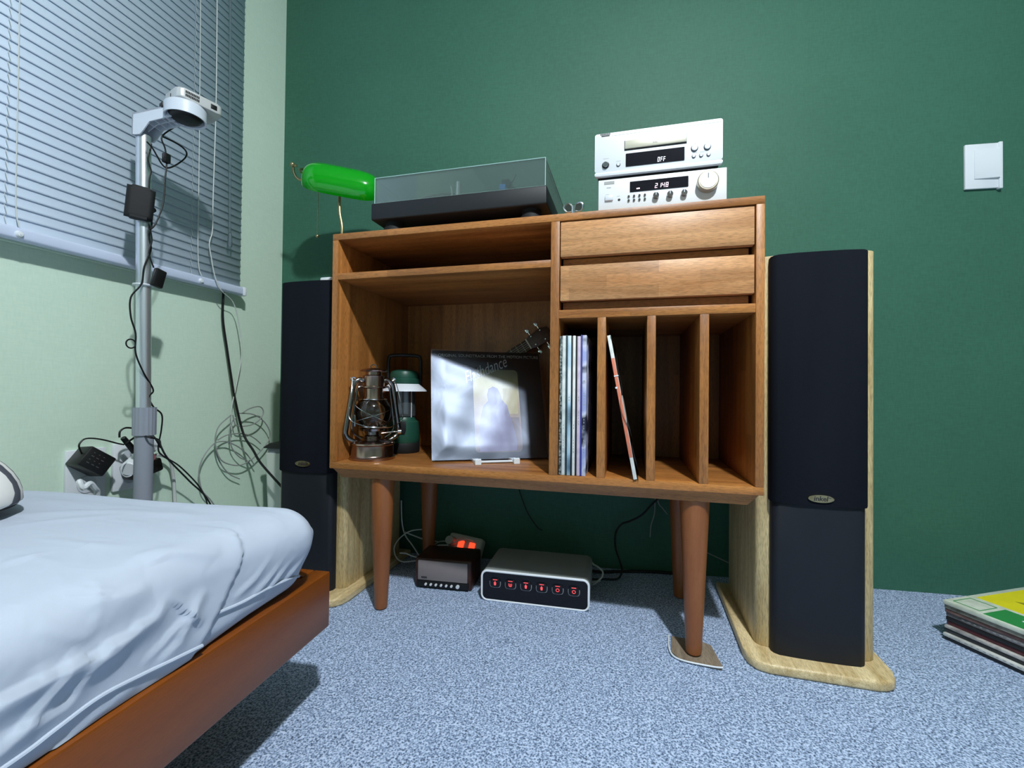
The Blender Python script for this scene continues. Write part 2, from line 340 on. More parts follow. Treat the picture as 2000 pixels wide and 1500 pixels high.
for x in (.122, .878):
    for y in (.0535, .335):
        part('leg', MB().lathe([(0, .001), (.012, .001), (.0155, .004), (.0165, .010), (.031, .3385), (0, .3385)], (x, y, .004 if (x > .5 and y < .1) else 0), 28), wood_leg, cab)
sh = MB().prism([(.838, .115), (.832, .05), (.848, .026), (.926, .012), (.93, .022), (.92, .098), (.905, .108)], .0006, .0036)
o = part('floor_offcut', sh, vinyl_shim, None); dress(o, 'scrap of wood print vinyl under the front right cabinet leg', 'offcut')
part('white_edge', MB().tube([(.832, .115, .004), (.829, .05, .005), (.847, .023, .004), (.905, .0135, .005), (.929, .010, .008)], .0018, 6), white_pl, o, label='curled white backing edge')

# ---------------------------------------------------------------- tower speakers
def speaker(cx, fy, yaw, label, bz):
    t = thing('tower_speaker', label, 'speaker', (cx, fy, 0), yaw, 'pair of tower speakers')
    base = [(.127, .36), (-.139, .36), (-.139, .015), (-.135, -.012), (-.122, -.030), (-.10, -.038), (.085, -.038), (.102, -.034), (.116, -.025), (.124, -.012), (.127, .006)]
    if cx < 0: base = [(-x, y) for x, y in base]
    obj('speaker_base', MB().prism(base, 0, .021, .006, 3), oak_x, t)
    body = [(-.111, .33), (-.111, .047), (-.109, .040), (-.104, .035), (-.095, .031), (-.08, .029), (.08, .029), (.095, .031), (.104, .035), (.109, .040), (.111, .047), (.111, .33)]
    obj('speaker_body', MB().prism(body, .021, .866, .0015), oak_z, t)
    def plan(w, y0, dep, ch=.012):
        p = [(-w, .0295), (-w, y0+dep), (-w+ch*.3, y0+dep*.55), (-w+ch, y0+.0025)]
        p += [(-w*.5, y0+.0008), (0, y0), (w*.5, y0+.0008)]
        return p+[(w-ch, y0+.0025), (w-ch*.3, y0+dep*.55), (w, y0+dep), (w, .0295)]
    obj('grille_cloth', MB().prism(plan(.0885, -.003, .017), .338, .861, .003, 2), cloth_black, t)
    obj('lower_panel', MB().prism(plan(.085, .002, .015), .021, .3385, .001), panel_black, t)
    bd = obj('badge', MB().prism(ell(0, bz, .0235, .0078), -.0015, -.006, .0006, axis='y'), brass, t, label='oval brass badge')
    text_obj('badge_lettering', 'inkel', .0135, dark_mark, bd, front(-.001, -.0062, bz), .0003, .15, bold=.0002)
    obj('trade_mark', MB().box((.0135, -.0064, bz+.002), (.0175, -.006, bz+.0032)), dark_mark, bd)
    return t
speaker(1.119, .060, R(-1), 'black tower speaker in pale oak on the right of the cabinet', .354)
speaker(-.118, .050, R(0), 'black tower speaker in pale oak between cabinet and bed, left of the cabinet', .362)

# ---------------------------------------------------------------- turntable
t = thing('turntable', 'black turntable with clear dust cover standing on the cabinet', 'turntable', (.32, .2, Z1))
part('plinth', MB().box((.090, .030, 1.003), (.551, .375, 1.047), .004, 3), black_sat, t)
for x in (.137, .507):
    for y in (.07, .335): part('foot', MB().lathe([(0, .0), (.026, 0), (.029, .003), (.029, .022), (.024, .03), (.024, .039), (0, .039)], (x, y, Z1), 24), rubber, t)
part('platter', MB().lathe([(0, 0), (.148, 0), (.15, .003), (.15, .014), (.147, .017), (0, .017)], (.27, .2, 1.047), 48), black_pl, t)
cv = MB(); th = .003; b0 = (.097, .036, 1.0475); b1 = (.546, .372, 1.114)
cv.box((b0[0], b0[1], b1[2]-th), b1); cv.box(b0, (b1[0], b0[1]+th, b1[2]-th)); cv.box((b0[0], b1[1]-th, b0[2]), (b1[0], b1[1], b1[2]-th)); cv.box((b0[0], b0[1]+th, b0[2]), (b0[0]+th, b1[1]-th, b1[2]-th)); cv.box((b1[0]-th, b0[1]+th, b0[2]), (b1[0], b1[1]-th, b1[2]-th))
cvo = part('dust_cover', cv, acrylic, t)
edge = MB()
for p in [((b0[0], b0[1], b0[2]), (b0[0], b0[1], b1[2])), ((b1[0], b0[1], b0[2]), (b1[0], b0[1], b1[2])), ((b0[0], b0[1], b1[2]), (b1[0], b0[1], b1[2])), ((b0[0], b0[1], b0[2]), (b1[0], b0[1], b0[2])), ((b1[0], b0[1], b1[2]), (b1[0], b1[1], b1[2]))]: edge.cyl(p[0], p[1], .0009, n=6)
part('cover_edge', edge, plain('acrylic_edge', '#a9c9c4', .3), cvo, label='pale polished cover edge')
part('tonearm', MB().tube([(.50, .30, 1.085), (.485, .2, 1.092), (.444, .082, 1.080)], .0032, 8), chrome, t)
part('tonearm_pivot', MB().cyl((.50, .30, 1.047), (.50, .30, 1.09), .02, .016, 20), chrome, t)
hs = part('headshell', MB().box((.434, .055, 1.066), (.454, .085, 1.083), .002), black_pl, t)
part('cartridge', MB().box((.428, .052, 1.057), (.444, .075, 1.071), .002), plain('blue_cartridge', '#3f78c0', .4), hs, label='blue cartridge')
part('finger_lift', MB().tube([(.454, .062, 1.074), (.463, .058, 1.080), (.470, .055, 1.092)], .0014, 6), dark_mark, hs)
part('arm_weight', MB().cyl((.322, .055, 1.0478), (.322, .055, 1.088), .0085, n=16, bev=.001), chrome, t)
part('start_lever', MB().tube([(.305, .055, 1.0478), (.303, .055, 1.072), (.300, .055, 1.080)], .0018, 6), chrome, t)

# ---------------------------------------------------------------- hi-fi: receiver and cd player
def seg(mb, ch, x, z, w, h, y, th=None, depth=.0006, slant=.12):
    th = th or w*.16
    S = {'0': 'abcdef', '1': 'bc', '2': 'abged', '4': 'fgbc', '8': 'abcdefg', 'O': 'abcdef', 'F': 'aefg'}[ch]
    q = {'a': (0, h-th, w, h), 'd': (0, 0, w, th), 'g': (0, h/2-th/2, w, h/2+th/2), 'b': (w-th, h/2, w, h), 'c': (w-th, 0, w, h/2), 'f': (0, h/2, th, h), 'e': (0, 0, th, h/2)}
    for s in S:
        x0, z0, x1, z1 = q[s]; g = .08*th
        mb.prism([(x+x0+g+slant*z0, z+z0+g), (x+x1-g+slant*z0, z+z0+g), (x+x1-g+slant*z1, z+z1-g), (x+x0+g+slant*z1, z+z1-g)], y, y-depth, axis='y')
def knob(name, x, z, r, y, dep, mat, par, n=20, bev=None, **kw):
    return obj(name, MB().cyl((x, y, z), (x, y-dep, z), r, r*.97, n, bev or r*.08), mat, par, **kw)
t = thing('stereo_receiver', 'silver stereo receiver with a big volume knob under the disc player', 'receiver', (.802, .030, Z1))
Wd = .133; H = .079
obj('case', MB().box((-.128, .006, .006), (.128, .30, .076), .002), dark_mark, t)
obj('front_panel', MB().box((-Wd, 0, .004), (Wd, .008, H), .0012), silver, t)
for x in (-.1, .1):
    for y in (.03, .27): obj('foot', MB().cyl((x, y, 0), (x, y, .006), .012, n=16), rubber, t)
U = lambda u: -Wd+2*Wd*u
dsp = obj('display', MB().prism(rrect(U(.258), H-.0335, U(.715), H-.0104, .0012), -.0012, .002, axis='y'), display, t)
for c, x in (('2', U(.456)), ('1', U(.485)), ('4', U(.512)), ('8', U(.54))): dg = MB(); seg(dg, c, x, H-.0298, .0048, .0098, -.0012); obj('clock_digit', dg, lit_pink, dsp)
for z in (.027, .0228): obj('colon_dot', MB().box((U(.506), -.0018, H-z), (U(.509), -.0012, H-z+.0008)), lit_pink, dsp)
obj('mode_light', MB().box((U(.311), -.0018, H-.0282), (U(.337), -.0012, H-.0262)), lit_pink, dsp)
vk = knob('volume_knob', U(.855), H-.0304, .0215, 0, .016, knob_m, t, 40, .0015)
obj('knob_face', MB().cyl((U(.855), -.0155, H-.0304), (U(.855), -.0168, H-.0304), .0165, n=36), silver, vk)
obj('pointer', MB().box((U(.855)-.0006, -.0174, H-.026), (U(.855)+.0006, -.0166, H-.016)), dark_mark, vk)
for u in (.465, .574, .682):
    k = knob('tone_knob', U(u), H-.0483, .0064, 0, .009, dkchrome, t, 20)
    obj('pointer', MB().box((U(u)-.0006, -.0097, H-.0483), (U(u)+.0006, -.0088, H-.0425)), white_pl, k)
for u in (.249, .292, .335, .378):
    for dz in (.043, .052): knob('preset_button', U(u), H-dz, .0025, 0, .003, dkchrome, t, 12)
obj('power_button', MB().box((U(.055), -.004, H-.0485), (U(.12), .001, H-.037), .001), ltgrey_pl, t)
knob('headphone_jack', U(.171), H-.048, .003, .001, .0015, black_pl, t, 14)
obj('label_plate', MB().box((U(.047), -.0006, H-.011), (U(.131), .001, H-.0045)), grey_mark, t)
lt = MB()
for k in range(5): lt.box((U(.069)+k*.0019, -.0006, H-.0195), (U(.069)+k*.0019+.0014, .0002, H-.0178))
for u0, n_, z in ((.32, 6, .008), (.5, 8, .0075), (.45, 4, .0395), (.56, 5, .039), (.665, 5, .0385), (.84, 4, .006), (.155, 4, .040), (.06, 5, .034)):
    for k in range(n_): lt.box((U(u0)+k*.0016, -.0004, H-z), (U(u0)+k*.0016+.0009, .0002, H-z+.0008))
obj('panel_lettering', lt, grey_mark, t, kind='stuff')

t = thing('disc_player', 'silver compact disc player stacked on top of the receiver', 'disc player', (.7935, .028, Z1+H-.003))
Wd = .133; B = .011; H = .096; Vz = lambda v: B+H*(1-v)
obj('case', MB().box((-.127, .008, B-.001), (.127, .27, B+H-.004), .002), dark_mark, t)
obj('front_panel', MB().prism(rrect(-Wd, B+H*.09, Wd, B+H, .004), 0, .009, .001, axis='y'), silver, t)
obj('lower_strip', MB().prism(rrect(-Wd, B, Wd, B+H*.087, .003), -.001, .009, .0008, axis='y'), silver, t)
for x in (-.1, .1):
    for y in (.03, .24): obj('foot', MB().cyl((x, y, 0), (x, y, B), .012, n=16), rubber, t)
obj('panel_gap', MB().box((-Wd+.001, -.0002, B+H*.083), (Wd-.001, .006, B+H*.094)), dark_mark, t)
obj('slot_surround', MB().box((U(.243), -.0006, Vz(.465)), (U(.732), .001, Vz(.235))), dark_mark, t)
ty = obj('disc_tray', MB().box((U(.247), -.004, Vz(.435)), (U(.729), .001, Vz(.25)), .001), silver_tray, t)
text_obj('disc_logo', 'disc', .007, grey_mark, ty, front(U(.487), -.0042, Vz(.36)), .0002)
dsp = obj('display', MB().prism(rrect(U(.255), Vz(.84), U(.715), Vz(.54), .0012), -.0012, .002, axis='y'), display, t)
for c, x in (('O', .507), ('F', .53), ('F', .552)): dg = MB(); seg(dg, c, U(x), Vz(.81), .0036, .0096, -.0012); obj('display_letter', dg, lit, dsp)
for u in (.79, .886): knob('play_button', U(u), Vz(.597), .0062, 0, .004, ltgrey_pl, t); obj('button_ring', MB().tube([(U(u)+.0066*math.cos(a*.3927), -.0006, Vz(.597)+.0066*math.sin(a*.3927)) for a in range(16)], .0008, 6, 0, True), dark_mark, t)
for u in (.785, .84, .895): knob('skip_button', U(u), Vz(.775), .0032, 0, .003, ltgrey_pl, t, 14); obj('button_ring', MB().tube([(U(u)+.0036*math.cos(a*.52), -.0005, Vz(.775)+.0036*math.sin(a*.52)) for a in range(12)], .0006, 6, 0, True), dark_mark, t)
knob('power_button', U(.09), Vz(.75), .0062, 0, .006, chrome, t); obj('button_ring', MB().tube([(U(.09)+.007*math.cos(a*.3927), -.0008, Vz(.75)+.007*math.sin(a*.3927)) for a in range(16)], .0011, 6, 0, True), dark_mark, t)
knob('open_button', U(.195), Vz(.77), .0036, 0, .003, ltgrey_pl, t, 14); obj('button_ring', MB().tube([(U(.195)+.004*math.cos(a*.52), -.0005, Vz(.77)+.004*math.sin(a*.52)) for a in range(12)], .0006, 6, 0, True), dark_mark, t)
lt = MB()
for k in range(8): lt.box((U(.045)+k*.0028, -.0006, Vz(.035)), (U(.045)+k*.0028+.0021, .0002, Vz(.0)-.0006))
for k in range(6): lt.box((U(.055)+k*.003, -.0006, Vz(.072)), (U(.055)+k*.003+.0027, .0002, Vz(.046)))
obj('maker_mark', lt, dark_mark, t)
lt = MB(); lt.box((U(.14), -.0003, Vz(.078)), (U(.99), .0002, Vz(.073)))
for u0, n_, v in ((.34, 14, .19), (.5, 10, .185), (.07, 8, .6), (.18, 6, .69), (.775, 6, .70), (.83, 6, .70), (.79, 2, .5), (.885, 2, .5)):
    for k in range(n_): lt.box((U(u0)+k*.0016, -.0004, Vz(v)), (U(u0)+k*.0016+.0009, .0002, Vz(v)+.0008))
obj('panel_lettering', lt, grey_mark, t, kind='stuff')

# small winged silver ornament
t = thing('winged_ornament', 'small silver butterfly-like ornament on the cabinet beside the receiver', 'ornament', (.613, .032, Z1))
obj('stem', MB().lathe([(0, 0), (.007, 0), (.0055, .005), (.0045, .02), (.006, .027), (0, .033)], n=14), chrome, t)
for s in (-1, 1):
    wg = [(0, .019), (.006*s, .031), (.014*s, .0345), (.0205*s, .031), (.0215*s, .023), (.016*s, .0155), (.008*s, .0145)]
    obj('wing', MB().tube([(x, 0, z) for x, z in wg], .002, 8, 5, True), chrome, t)
    obj('wing_plate', MB().prism([(x*.9, (z-.024)*.85+.024) for x, z in wg], .0005, .0015, axis='y'), dkchrome, t)

# ---------------------------------------------------------------- banker's lamp on the left speaker
t = thing('desk_lamp', 'banker style desk lamp with a green glass shade beside the turntable', 'lamp', (-.125, .205, .866))
obj('lamp_base', MB().lathe([(0, 0), (.07, 0), (.072, .006), (.06, .014), (.02, .02), (0, .022)], n=32), brass, t)
obj('stem', MB().tube([(0, 0, .015), (-.004, 0, .10), (.004, 0, .19), (-.006, 0, .25), (-.006, 0, .33)], .0045, 10), brass, t)
sm = Matrix.Translation((.004, -.003, .343)) @ Matrix.Rotation(R(24), 4, 'Z') @ Matrix.Rotation(R(7), 4, 'Y') @ Matrix.Rotation(R(38), 4, 'X')
def shade(off):
    mb = MB(); Lh, Rz = .117-off, .058-off
    def f(u, v):
        s = -1+2*u; s = math.copysign(abs(s)**.55, s); fr_ = max(0, 1-abs(s)**5)**.4; a = R(-12)+R(204)*v
        return sm @ Vector((s*Lh, Rz*1.02*fr_*math.cos(a)*-1, Rz*fr_*math.sin(a)-.02))
    return mb.grid(40, 24, f)
obj('lamp_shade', shade(0), green_glass, t, ang=80)
obj('shade_lining', shade(.003), white_pl, t, ang=80)
br = MB(); p = lambda x, y, z: sm @ Vector((x, y, z))
br.tube([p(-.110, 0, -.02), p(-.130, 0, -.022), p(-.141, 0, -.008), p(-.142, 0, .012), p(-.132, 0, .016)], .004, 8)
br.tube([p(-.114, -.02, .005), p(-.124, 0, .008), p(-.114, .02, .005)], .003, 8); br.sphere(p(-.144, 0, .017), .007, 8)
obj('shade_bracket', br, brass, t)
ch = MB(); q = p(-.075, .012, -.02)
for k in range(27): ch.sphere((q.x, q.y, q.z-.02-.0055*k), .0017, 4)
ch.cyl((q.x, q.y, q.z+.02), (q.x, q.y, q.z-.165), .0006, n=6); ch.sphere((q.x, q.y, q.z-.171), .0052, 8)
obj('pull_chain', ch, brass, t)
t = thing('cable_clip', 'small white plastic piece on top of the left speaker', 'clip', (-.090, .100, .8665))
obj('clip_body', MB().box((-.018, -.010, 0), (.018, .010, .0145), .004), white_pl, t)
obj('clip_tab', MB().box((-.034, -.005, .002), (-.02, .005, .007), .002), white_pl, t)

# ---------------------------------------------------------------- hurricane lantern
SB = Z0+T
t = thing('oil_lantern', 'antique copper hurricane lantern at the left end of the open shelf', 'lantern', (.072, .083, SB), R(50)); t.scale = (1.04, 1.04, .925)
obj('fuel_tank', MB().lathe([(0, 0), (.056, 0), (.0575, .004), (.0575, .008), (.054, .011), (.053, .014), (.053, .041), (.056, .044), (.055, .048), (.047, .053), (.02, .058), (0, .058)], n=40), copper, t)
obj('burner', MB().lathe([(.02, .056), (.022, .066), (.017, .07), (.017, .078), (.032, .082), (.033, .088), (.024, .094), (.016, .108), (.008, .112), (0, .112)], n=28), dkchrome, t)
obj('wick_knob', MB().cyl((.018, -.005, .074), (.062, -.025, .078), .0018, n=8).cyl((.058, -.024, .078), (.066, -.027, .078), .008, n=14), chrome, t)
obj('glass_globe', MB().lathe([(.028, .09), (.036, .10), (.043, .115), (.0455, .13), (.045, .145), (.041, .158), (.034, .168), (.030, .174)], n=40), glass, t)
gd = MB(); gd2 = MB()
gd.tube([(.034*math.cos(k*.5236), .034*math.sin(k*.5236), .172) for k in range(12)], .0016, 6, 3, True)
gd2.tube([(.034*math.cos(k*.5236), .034*math.sin(k*.5236), .094) for k in range(12)], .0016, 6, 3, True)
obj('globe_ring', gd, chrome, t); obj('globe_ring', gd2, chrome, t)
gw = MB()
for a0, a1 in ((-175, -65), (-160, -50)):
    up_ = a0 == -175
    gw.tube([(.047*math.cos(R(a0+(a1-a0)*k/8)), .047*math.sin(R(a0+(a1-a0)*k/8)), (.156-.048*k/8) if up_ else (.112+.03*k/8)) for k in range(9)], .0009, 6, 2)
obj('globe_wire', gw, chrome, t)
obj('chimney', MB().lathe([(.026, .174), (.0255, .178), (.0245, .182), (.0245, .203), (.034, .206), (.034, .209), (.027, .211), (.027, .237), (.0275, .24), (.02, .243), (.02, .251), (.033, .253), (.034, .256), (.026, .26), (.012, .263), (0, .264)], n=36), copper, t)
obj('top_ring', MB().tube([(.008*math.cos(k*.785), 0, .267+.006*math.sin(k*.785)) for k in range(8)], .0013, 6, 3, True), dkchrome, t)
for s in (-1, 1):
    obj('side_tube', MB().tube([(s*.026, 0, .226), (s*.036, 0, .229), (s*.046, 0, .222), (s*.0525, 0, .205), (s*.060, 0, .15), (s*.067, 0, .10), (s*.069, 0, .078), (s*.064, 0, .064), (s*.05, 0, .054), (s*.040, 0, .05)], .0068, 12), dkchrome, t)
    obj('inner_rod', MB().tube([(s*.03, -.004, .209), (s*.041, -.004, .204), (s*.046, -.004, .17), (s*.052, -.004, .12), (s*.054, -.004, .09), (s*.046, -.004, .072), (s*.03, -.004, .06)], .0028, 8), dkchrome, t)
    obj('handle_ear', MB().tube([(s*.052+.006*math.cos(k*.785), -.001, .229+.006*math.sin(k*.785)) for k in range(8)], .002, 6, 3, True).cyl((s*.046, 0, .224), (s*.058, 0, .232), .003, n=8), chrome, t)
obj('bail_handle', MB().tube([(-.055, -.004, .232), (-.061, -.02, .19), (-.068, -.033, .12), (-.03, -.066, .098), (0, -.071, .096), (.03, -.066, .098), (.068, -.033, .12), (.061, -.02, .19), (.055, -.004, .232)], .0011, 6), chrome, t)
obj('lift_lever', MB().box((-.0505, -.009, .095), (-.046, -.004, .128), .001), dkchrome, t)

# camping lantern
t = thing('camping_lantern', 'dark green camping lantern with black handle behind the copper lantern', 'lantern', (.087, .226, SB), R(22))
obj('foot_ring', MB().lathe([(0, 0), (.045, 0), (.0475, .004), (.0475, .027), (.046, .03), (0, .03)], n=40), rubber, t)
obj('lantern_body', MB().lathe([(.046, .03), (.0475, .033), (.047, .05), (.045, .078), (.043, .09), (.034, .097), (.031, .106), (0, .106)], n=40), green_pl, t)
obj('switch_plate', MB().prism([(-.011, .094), (.011, .094), (.011, .066), (.007, .056), (-.007, .056), (-.011, .066)], -.0485, -.042, .0008, axis='y'), black_pl, t)
obj('clear_globe', MB().lathe([(.031, .104), (.034, .108), (.0325, .182)], n=32), cap_clear, t)
for x in (-.013, .006): obj('light_tube', MB().cyl((x, 0, .112), (x, 0, .182), .0075, n=14, bev=.002), plain('tube_white', '#e6ebf2', .4), t)
for k in range(4): a = R(45+90*k); obj('guard_rod', MB().cyl((.034*math.cos(a), .034*math.sin(a), .104), (.034*math.cos(a), .034*math.sin(a), .186), .0013, n=8), ltgrey_pl, t)
obj('reflector_brim', MB().lathe([(.036, .206), (.044, .203), (.066, .184), (.067, .181), (.04, .183), (.0, .185)], n=44), plain('brim_white', '#dde2ea', .4), t)
obj('lantern_cap', MB().lathe([(.042, .2), (.045, .204), (.045, .216), (.042, .219), (.042, .232), (.038, .24), (.024, .245), (0, .246)], n=40), green_pl, t)
obj('carry_handle', MB().tube([(-.047, 0, .20), (-.0475, 0, .25), (-.046, 0, .278), (-.038, 0, .287), (0, 0, .289), (.038, 0, .287), (.046, 0, .278), (.0475, 0, .25), (.047, 0, .20)], .0052, 10), black_pl, t)

# ---------------------------------------------------------------- album on a stand, ukulele behind it
am = Matrix.Translation((.250, .080, .384)) @ Matrix.Rotation(R(27.8), 4, 'Z') @ Matrix.Rotation(R(-19.4), 4, 'X')
t = bpy.data.objects.new('record_album', None); COL.objects.link(t); t.matrix_world = am
dress(t, 'black soundtrack record album in a clear sleeve leaning on a white stand', 'record')
A_ = .312
obj('cover', MB().box((0, 0, 0), (A_, .005, A_), .0008), plain('album_black', '#050507', .5, spec=.2), t)
def artwork():
    m, nt, b = nodes('album_picture'); L = nt.links.new; tc = N(nt, 'ShaderNodeTexCoord'); sx = N(nt, 'ShaderNodeSeparateXYZ'); L(tc.outputs['Object'], sx.inputs[0])
    nz = N(nt, 'ShaderNodeTexNoise', i_Scale=28.0, i_Detail=3.0); L(tc.outputs['Object'], nz.inputs['Vector'])
    ad = N(nt, 'ShaderNodeMath', operation='MULTIPLY_ADD'); L(nz.outputs['Fac'], ad.inputs[0]); ad.inputs[1].default_value = .05; L(sx.outputs[2], ad.inputs[2])
    mr = N(nt, 'ShaderNodeMapRange'); mr.inputs['From Min'].default_value = .03; mr.inputs['From Max'].default_value = .29; L(ad.outputs[0], mr.inputs['Value'])
    rp = ramp(nt, [(0, '#4a3020'), (.35, '#7a4a34'), (.55, '#a98a52'), (.8, '#c9be78'), (1, '#8d8a5a')]); L(mr.outputs[0], rp.inputs[0])
    L(rp.outputs[0], b.inputs['Base Color']); b.inputs['Roughness'].default_value = .4
    return m
pic = obj('picture_panel', MB().prism(rrect(.112, .018, .242, .256, .012), -.0006, .0004, axis='y'), artwork(), t, label='brown and yellow picture panel')
blob = [(.125, .02), (.225, .022), (.228, .045), (.222, .08), (.212, .12), (.205, .150), (.192, .165), (.188, .185), (.180, .20), (.168, .205), (.155, .198), (.150, .18), (.152, .162), (.138, .148), (.128, .11), (.122, .06)]
obj('picture_block', MB().prism(rrect(.196, .125, .236, .20, .003), -.0008, -.0003, axis='y'), plain('picture_yellow', '#b9a860', .5), pic); obj('picture_block', MB().prism(rrect(.205, .03, .238, .115, .003), -.0008, -.0003, axis='y'), plain('picture_brown', '#5e3826', .5, var=.4, vscale=60), pic)
obj('picture_shape', MB().prism(blob, -.0009, -.0004, axis='y'), plain('picture_mauve', '#6d5f86', .5, var=.5, vscale=25), pic)
text_obj('title_line', 'ORIGINAL SOUNDTRACK FROM THE MOTION PICTURE', .0125, plain('title_white', '#ffffff', .5), t, front(A_*.52, -.0006, .297), .0002, sx=.93)
sc_ = Matrix.Translation((.147, -.0008, .254)) @ Matrix.Rotation(R(-24), 4, 'Y') @ FRONT
text_obj('title_script', 'Flashdance', .050, plain('script_silver', '#ffffff', .4), t, sc_, .0003, .55, sx=.62, bold=-.0003)
obj('title_flourish', MB().tube([(.098, -.001, .222), (.12, -.001, .230), (.14, -.001, .238)], .0012, 6, 4).tube([(.128, -.001, .262), (.121, -.001, .24), (.112, -.001, .208)], .0012, 6, 4), plain('script_silver2', '#cfd4dc', .4), t)
slv, nt = clear('record_sleeve', (.93, .94, .96, 1), rough=.40, refl=3.2)
gl = [n for n in nt.nodes if n.type == 'BSDF_GLOSSY'][0]; gl.inputs[0].default_value = (.70, .79, 1, 1); tcn = N(nt, 'ShaderNodeTexCoord')
nz = N(nt, 'ShaderNodeTexNoise', i_Scale=8.0, i_Detail=3.0, i_Distortion=.6); nt.links.new(tcn.outputs['Object'], nz.inputs['Vector'])
bp = N(nt, 'ShaderNodeBump', i_Strength=.09, i_Distance=.02); nt.links.new(nz.outputs['Fac'], bp.inputs['Height']); nt.links.new(bp.outputs['Normal'], gl.inputs['Normal'])
def sl(u, v):
    x = -.004+u*.322; z = -.003+v*.318; e = min(u, 1-u, v, 1-v)
    y = -.0012-.003*min(1, e*9)-.015*(1-v)**2-.0016*math.sin(x*37+z*21)*math.sin(z*44-x*13)*min(1, e*8)
    return (x, y, z)
obj('clear_sleeve', MB().grid(60, 60, sl), slv, t, ang=180)
t = thing('record_stand', 'white plastic easel stand holding up the black album', 'stand', (.393, .145, SB), R(28))
for x in (-.048, .052):
    obj('stand_foot', MB().prism([(-.052, 0), (-.052, .012), (-.045, .014), (-.040, .007), (.075, .006), (.115, 0)], x-.008, x+.008, .0012, axis='x'), white_pl, t)
    obj('stand_back', MB().prism([(.028, .008), (.036, .008), (.070, .115), (.062, .115)], x-.006, x+.006, .001, axis='x'), white_pl, t)
obj('stand_bar', MB().box((-.048, .06, .003), (.052, .085, .007), .001).box((-.048, -.036, .002), (.052, -.024, .006), .001), white_pl, t)

um = Matrix.Translation((.495, .345, .742)) @ Matrix.Rotation(R(-33), 4, 'Y') @ Matrix.Rotation(R(6), 4, 'Z')
t = bpy.data.objects.new('ukulele', None); COL.objects.link(t); t.matrix_world = um
dress(t, 'dark wooden ukulele with its head showing above the black album', 'ukulele')
obj('headstock', MB().prism([(-.062, -.017), (-.05, -.021), (-.006, -.024), (.012, -.016), (.016, 0), (.012, .016), (-.006, .024), (-.05, .021), (-.062, .017)], -.004, .006, .001, axis='y'), uke_wood, t)
obj('nut', MB().box((-.065, -.007, -.017), (-.061, .0, .017)), plain('bone', '#cfc6ad', .5), t)
nk = obj('neck', MB().prism([(-.235, -.02), (-.062, -.017), (-.062, .017), (-.235, .02)], -.004, .010, .002, axis='y'), uke_wood, t)
for k in range(8): obj('fret', MB().box((-.082-.019*k, -.0052, -.0175), (-.0808-.019*k, -.0038, .0175)), brass, nk)
ub = [(-.235-.0, .0)]
prof = [(0, .0), (.012, .032), (.035, .047), (.06, .045), (.08, .037), (.1, .038), (.125, .052), (.16, .056), (.19, .042), (.207, .02), (.21, 0)]
poly = [(-.225-a, b) for a, b in prof]+[(-.225-a, -b) for a, b in prof[-2:0:-1]]
poly = [(a*.78-.05, b*.85) for a, b in poly]
obj('body', MB().prism(poly, -.002, .028, .002, axis='y'), uke_wood, t)
for k, (x, z) in enumerate(((-.045, .026), (-.012, .029), (-.045, -.026), (-.012, -.029))):
    s = 1 if z > 0 else -1
    pg = obj('tuning_peg', MB().cyl((x, 0, z-.004*s), (x, 0, z+.008*s), .002, n=8).box((x-.006, -.003, z+.006*s if s > 0 else z-.019), (x+.006, .003, z+.019 if s > 0 else z-.006), .002), chrome, t)
    obj('string_post', MB().cyl((x, -.003, z*.55), (x, -.012, z*.55), .002, n=8), chrome, t)
for z in (-.009, -.003, .003, .009): obj('string', MB().cyl((-.34, -.0085, z), (-.062, -.0085, z), .0004, n=5), ltgrey_pl, t)

# ---------------------------------------------------------------- records in the slots
spine_specs = [('#8f9492', '#2d3a3a', .0056, 'grey mottled record spine, leftmost in the first slot', 'mottle'),
    ('#dfe2de', '#c4c9c6', .0074, 'plain white record spine beside the grey mottled one', None),
    ('#30454a', '#22343a', .0036, 'thin dark teal record spine between white spines', None),
    ('#dfe6ea', '#a8c6d8', .0076, 'pale blue and white record spine in the first slot', 'blue'),
    ('#17191c', '#17191c', .0032, 'thin black record spine in the middle of the first slot', None),
    ('#e6e6e2', '#d6d6d2', .0058, 'narrow white record spine right of the black one', None),
    ('#14161a', '#1c1d22', .0034, 'thin black record spine left of the pinkish one', None),
    ('#d3c3cf', '#c2b0c4', .0070, 'pinkish white record spine in the first slot', None),
    ('#3b3f9a', '#34388a', .0030, 'thin deep blue record spine left of the lavender one', None),
    ('#9aa3d2', '#8a92c6', .0090, 'lavender record with its cover facing the slot, rightmost', 'cover')]
def spine_mat(c1, c2, kind, i):
    m, nt, b = nodes('record_paper_%s' % ['a', 'b', 'c', 'd', 'e', 'f', 'g', 'h', 'i', 'j', 'k', 'l', 'm', 'n', 'o', 'p', 'q', 'r', 's', 't', 'u', 'v'][i]); L = nt.links.new; tc = N(nt, 'ShaderNodeTexCoord')
    b.inputs['Roughness'].default_value = .45
    nz = N(nt, 'ShaderNodeTexNoise', i_Scale={'mottle': 160.0, 'blue': 6.0, 'cover': 14.0}.get(kind, 60.0), i_Detail=3.0); L(tc.outputs['Object'], nz.inputs['Vector'])
    st = {'cover': [(.45, c1), (.52, '#c9cbe0'), (.6, '#23263c')], 'blue': [(.42, c1), (.5, c2), (.58, '#35576e')], 'mottle': [(.42, c1), (.55, c2)]}.get(kind, [(.35, c1), (.65, c2)])
    rp = ramp(nt, st); L(nz.outputs['Fac'], rp.inputs[0]); L(rp.outputs[0], b.inputs['Base Color'])
    return m
x = .5885
